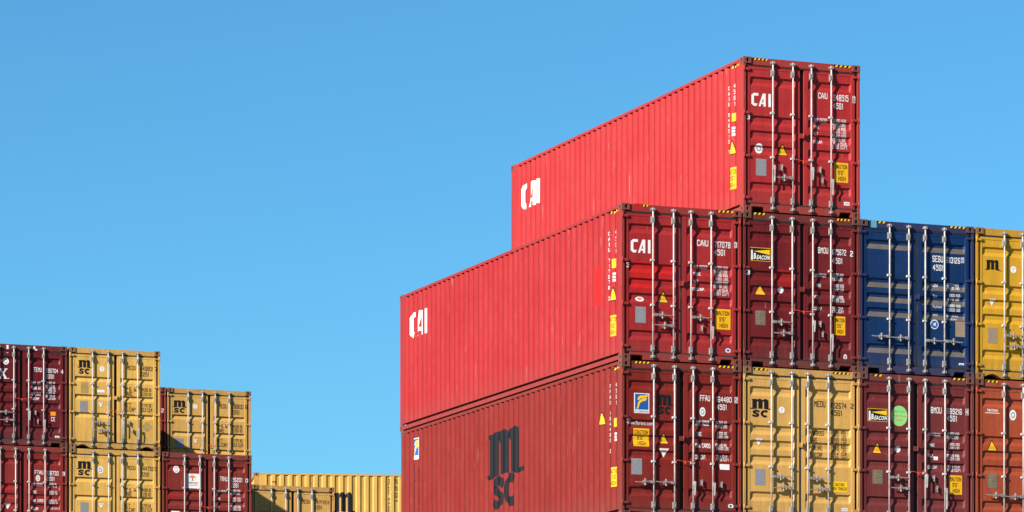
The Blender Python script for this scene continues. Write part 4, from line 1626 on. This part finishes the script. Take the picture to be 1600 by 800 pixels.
T = lambda n: (n - 1) * HC
make_container('bright red CAI container alone on the very top of the big stack', (X[1], 0, T(6)), HC, 12.07, 'A', RED, front('t6'), front('t6_side'),
               group=G1, seed=1, bars=rods('t6'), deep=True, rust=.25, chalk=.35, grime=0.395, spots=.6, seam=1.225, touch=(0.38, 0.0152, 0.01216))
make_container('red CAI container numbered 717078, at the left end of its tier', (X[0], 0, T(5)), HC, 12.26, 'A', RED2, front('a5'), front('a5_side'),
               group=G1, seed=2, bars=rods('a5'), rust=.3, chalk=.3, grime=0.525, spots=.6, seam=1.215, touch=(0.32, 0.0095, 0.0085))
make_container('dark maroon container with black BEACON sign and no green sticker, under the topmost red one', (X[1], 0, T(5)), HC, L40, 'A', MAROON, front('b5'),
               group=G1, seed=3, bars=rods('b5'), deep=True, rust=.3, chalk=.25, grime=0.65, spots=.6, seam=1.232, touch=(0.19, 0.00912, 0.0076))
make_container('navy blue container with dusty ribs, the only blue one', (X[2], 0, T(5)), HC, L40, 'A', NAVY, front('c5'),
               group=G1, seed=4, bars=rods('c5'), rust=.22, chalk=.12, grime=0.65, spots=.25, seam=1.222, dusty=True, dull=.12)
make_container('golden yellow container with a lone black m, beside the navy blue one', (X[3], 0, T(5)), HC, L40, 'A', GOLD, front('d5'),
               group=G1, seed=5, bars=(.631, 1.026, 1.40, 1.81), rust=.2, chalk=.2, grime=0.39, spots=.3, notch='arch')
make_container('brick red container with huge black m sc on its side and a blue FLORENS sign', (X[0], 0, T(4)), HC, L40, 'A', FLOR, front('a4'), front('a4_side'),
               group=G1, seed=6, bars=rods('a4'), deep=True, rust=.3, chalk=.3, grime=0.52, spots=.5, seam=1.228)
make_container('yellow MSC container numbered 452674, below the maroon BEACON one', (X[1], 0, T(4)), HC, L40, 'A', MSCY, front('b4'),
               group=G1, seed=7, bars=rods('b4'), rust=.22, chalk=.25, grime=0.525, spots=.4, notch='arch', seam=1.19)
make_container('plum brown container with BEACON sign and big round green sticker', (X[2], 0, T(4)), HC, L40, 'A', PLUM, front('c4'),
               group=G1, seed=8, bars=rods('c4'), deep=True, rust=.3, chalk=.35, grime=0.65, spots=.6, seam=1.20)
make_container('orange-brown TRITON container below the golden yellow one', (X[3], 0, T(4)), HC, L40, 'A', BRICK, front('d4'),
               group=G1, seed=9, bars=(.624, 1.041, 1.40, 1.81), rust=.35, chalk=.3, grime=0.78, spots=.5, touch=(0.3192, 0.0456, 0.01672))

LT = 15.944
LX, LY = -1.997, 32.04
FX = [LX - 2.492, LX, LX + 2.492]
TL = lambda n: HC + (n - 2) * HS
make_container('dark wine red TEMU container with a big white X, top at the photo\'s left edge', (FX[0], LY, TL(6)), HS, L20, 'A', WINE, front('m6'),
               group=G2, seed=11, bars=rods('m6'), deep=True, rust=.3, chalk=.3, grime=0.78, spots=.5, seam=1.225)
make_container('yellow MSC container numbered 649801 on top of the left stack, with stained doors', (FX[1], LY, TL(6)), HS, L20, 'B', MSCY2, front('n6'),
               group=G2, seed=12, bars=rods('n6'), deep=True, rust=.6, chalk=.3, grime=0.78, spots=.6, notch='arch', seam=1.24)
make_container('red FTAU container below the wine red one with the white X', (FX[0], LY, TL(5)), HS, L20, 'A', OXIDE, front('m5'),
               group=G2, seed=13, bars=rods('m5'), deep=True, rust=.35, chalk=.3, grime=0.65, spots=.5, seam=1.26, touch=(0.2584, 0.01216, 0.01064))
make_container('yellow MSC container numbered 644792, second from the top of its column', (FX[1], LY, TL(5)), HS, L20, 'B', MSCY2, front('n5'),
               group=G2, seed=14, bars=rods('n5'), rust=.62, chalk=.25, grime=0.78, spots=.6, notch='arch', seam=1.245)
make_container('brownish red container with white TRITON sign, front right of the left stack', (FX[2], LY, TL(5)), HS, L20, 'A', TRIT, front('o5'),
               group=G2, seed=15, bars=rods('o5'), deep=True, rust=.35, chalk=.3, grime=0.65, spots=.5, seam=1.23, touch=(0.2128, 0.00912, 0.00912))
BX, BY = 2.659, 38.954
make_container('yellow MSC container numbered 618800, half shaded and set back behind the TRITON sign container', (BX, BY, TL(6)), HS, L20, 'B', MSCY, front('q6'),
               group=G2, seed=16, bars=rods('q6'), deep=True, rust=.45, chalk=.25, grime=0.65, spots=.5, notch='arch', seam=1.225)
make_container('red container set back, only a sliver with a white 2 showing between two yellow ones', (BX - 2.468, BY, TL(6)), HS, L20, 'A', OXIDE, front('p6'),
               group=G2, seed=17, rust=.35, chalk=.3, grime=0.65, spots=.5)
make_container('low yellow container numbered 347176, partly in shadow before the long yellow wall', (BX + 2.468, BY, TL(5)), HS, L20, 'B', MSCY, front('r5'),
               group=G2, seed=18, bars=rods('r5'), deep=True, rust=.45, chalk=.25, grime=0.65, spots=.5, notch='arch', seam=1.215)
# seen from its long side far behind
FROT = R(76)
FARX, FARY = 11.55 + L20 * math.cos(R(-14)), 59.08 + L20 * math.sin(R(-14))
FS = [(i[0], (L20 - i[1][2], i[1][1], L20 - i[1][0], i[1][3]), *i[2:]) for i in FAR_SIDE]
make_container('far yellow container seen side-on with a big black m on its corrugated wall', (FARX, FARY, TL(6)), HS, L20, 'B', MSCYF, [], FS,
               rotz=FROT, seed=19, rust=.35, chalk=.3, grime=0.52, spots=.5, pitch=(.105, .052, .075, .052), group='yellow containers far behind')

# ------------------------------------------------------------------ the tiers that carry them, below the photograph
t40 = [make_container('rust-red forty-foot container low in the big stack, carrying the tiers above', (X[0], 0, T(3)), HC, L40, 'A', FLOR, [], seed=21,
                      group='lower tiers of the big stack'),
       make_container('rust-red forty-foot container low in the big stack, carrying the tiers above', (X[1], 0, T(3)), HC, L40, 'A', OXIDE, [], seed=22,
                      group='lower tiers of the big stack')]
n = 0
for c in range(4):
    for t in (3, 2, 1):
        if t == 3 and c < 2:
            continue
        o = copy_tree(t40[(n + c) % 2])
        o.location = (X[c], 0, T(t))
        n += 1
t20 = [make_container('faded red twenty-foot container low in the left stack, carrying the tiers above', (FX[0], LY, TL(4)), HS, L20, 'A', TRIT, [], seed=23,
                      group='lower tiers of the left stacks')]
spots20 = [(FX[c], LY, t) for c in range(3) for t in (4, 3, 2)] + [(BX + 2.468 * (c - 1), BY, t) for c in range(3) for t in (5, 4, 3, 2) if not (c == 2 and t == 5)]
for x, y, t in spots20[1:]:
    o = copy_tree(t20[0])
    o.location = (x, y, TL(t))
base20 = make_container('faded red high-cube container at the foot of the left stack', (FX[0], LY, 0), HC, L20, 'A', OXIDE, [], seed=24,
                        group='foot of the left stacks')
for x, y in [(FX[1], LY), (FX[2], LY)] + [(BX + 2.468 * (c - 1), BY) for c in range(3)]:
    o = copy_tree(base20)
    o.location = (x, y, 0)
for t in (5, 4, 3, 2):
    o = copy_tree(t20[0])
    o['label'] = 'faded red container under the far yellow one'
    o['group'] = 'lower tiers far behind'
    o.location = (FARX, FARY, TL(t))
    o.rotation_euler = (0, 0, FROT)
o = copy_tree(base20)
o['label'] = 'faded red high-cube container at the foot of the far stack'
o['group'] = 'lower tiers far behind'
o.location = (FARX, FARY, 0)
o.rotation_euler = (0, 0, FROT)

# thin mast beyond the far container
bm = bmesh.new()
tube(bm, (23.967, 80, 0), (23.967, 80, 12), .09, 10)
tube(bm, (23.967, 80, 12), (23.967, 80, 18.72), .016, 8)
o = link('antenna_mast', bm, M['steel'], None)
o['label'] = 'thin dark antenna rising above the far yellow container'
o['category'] = 'antenna'
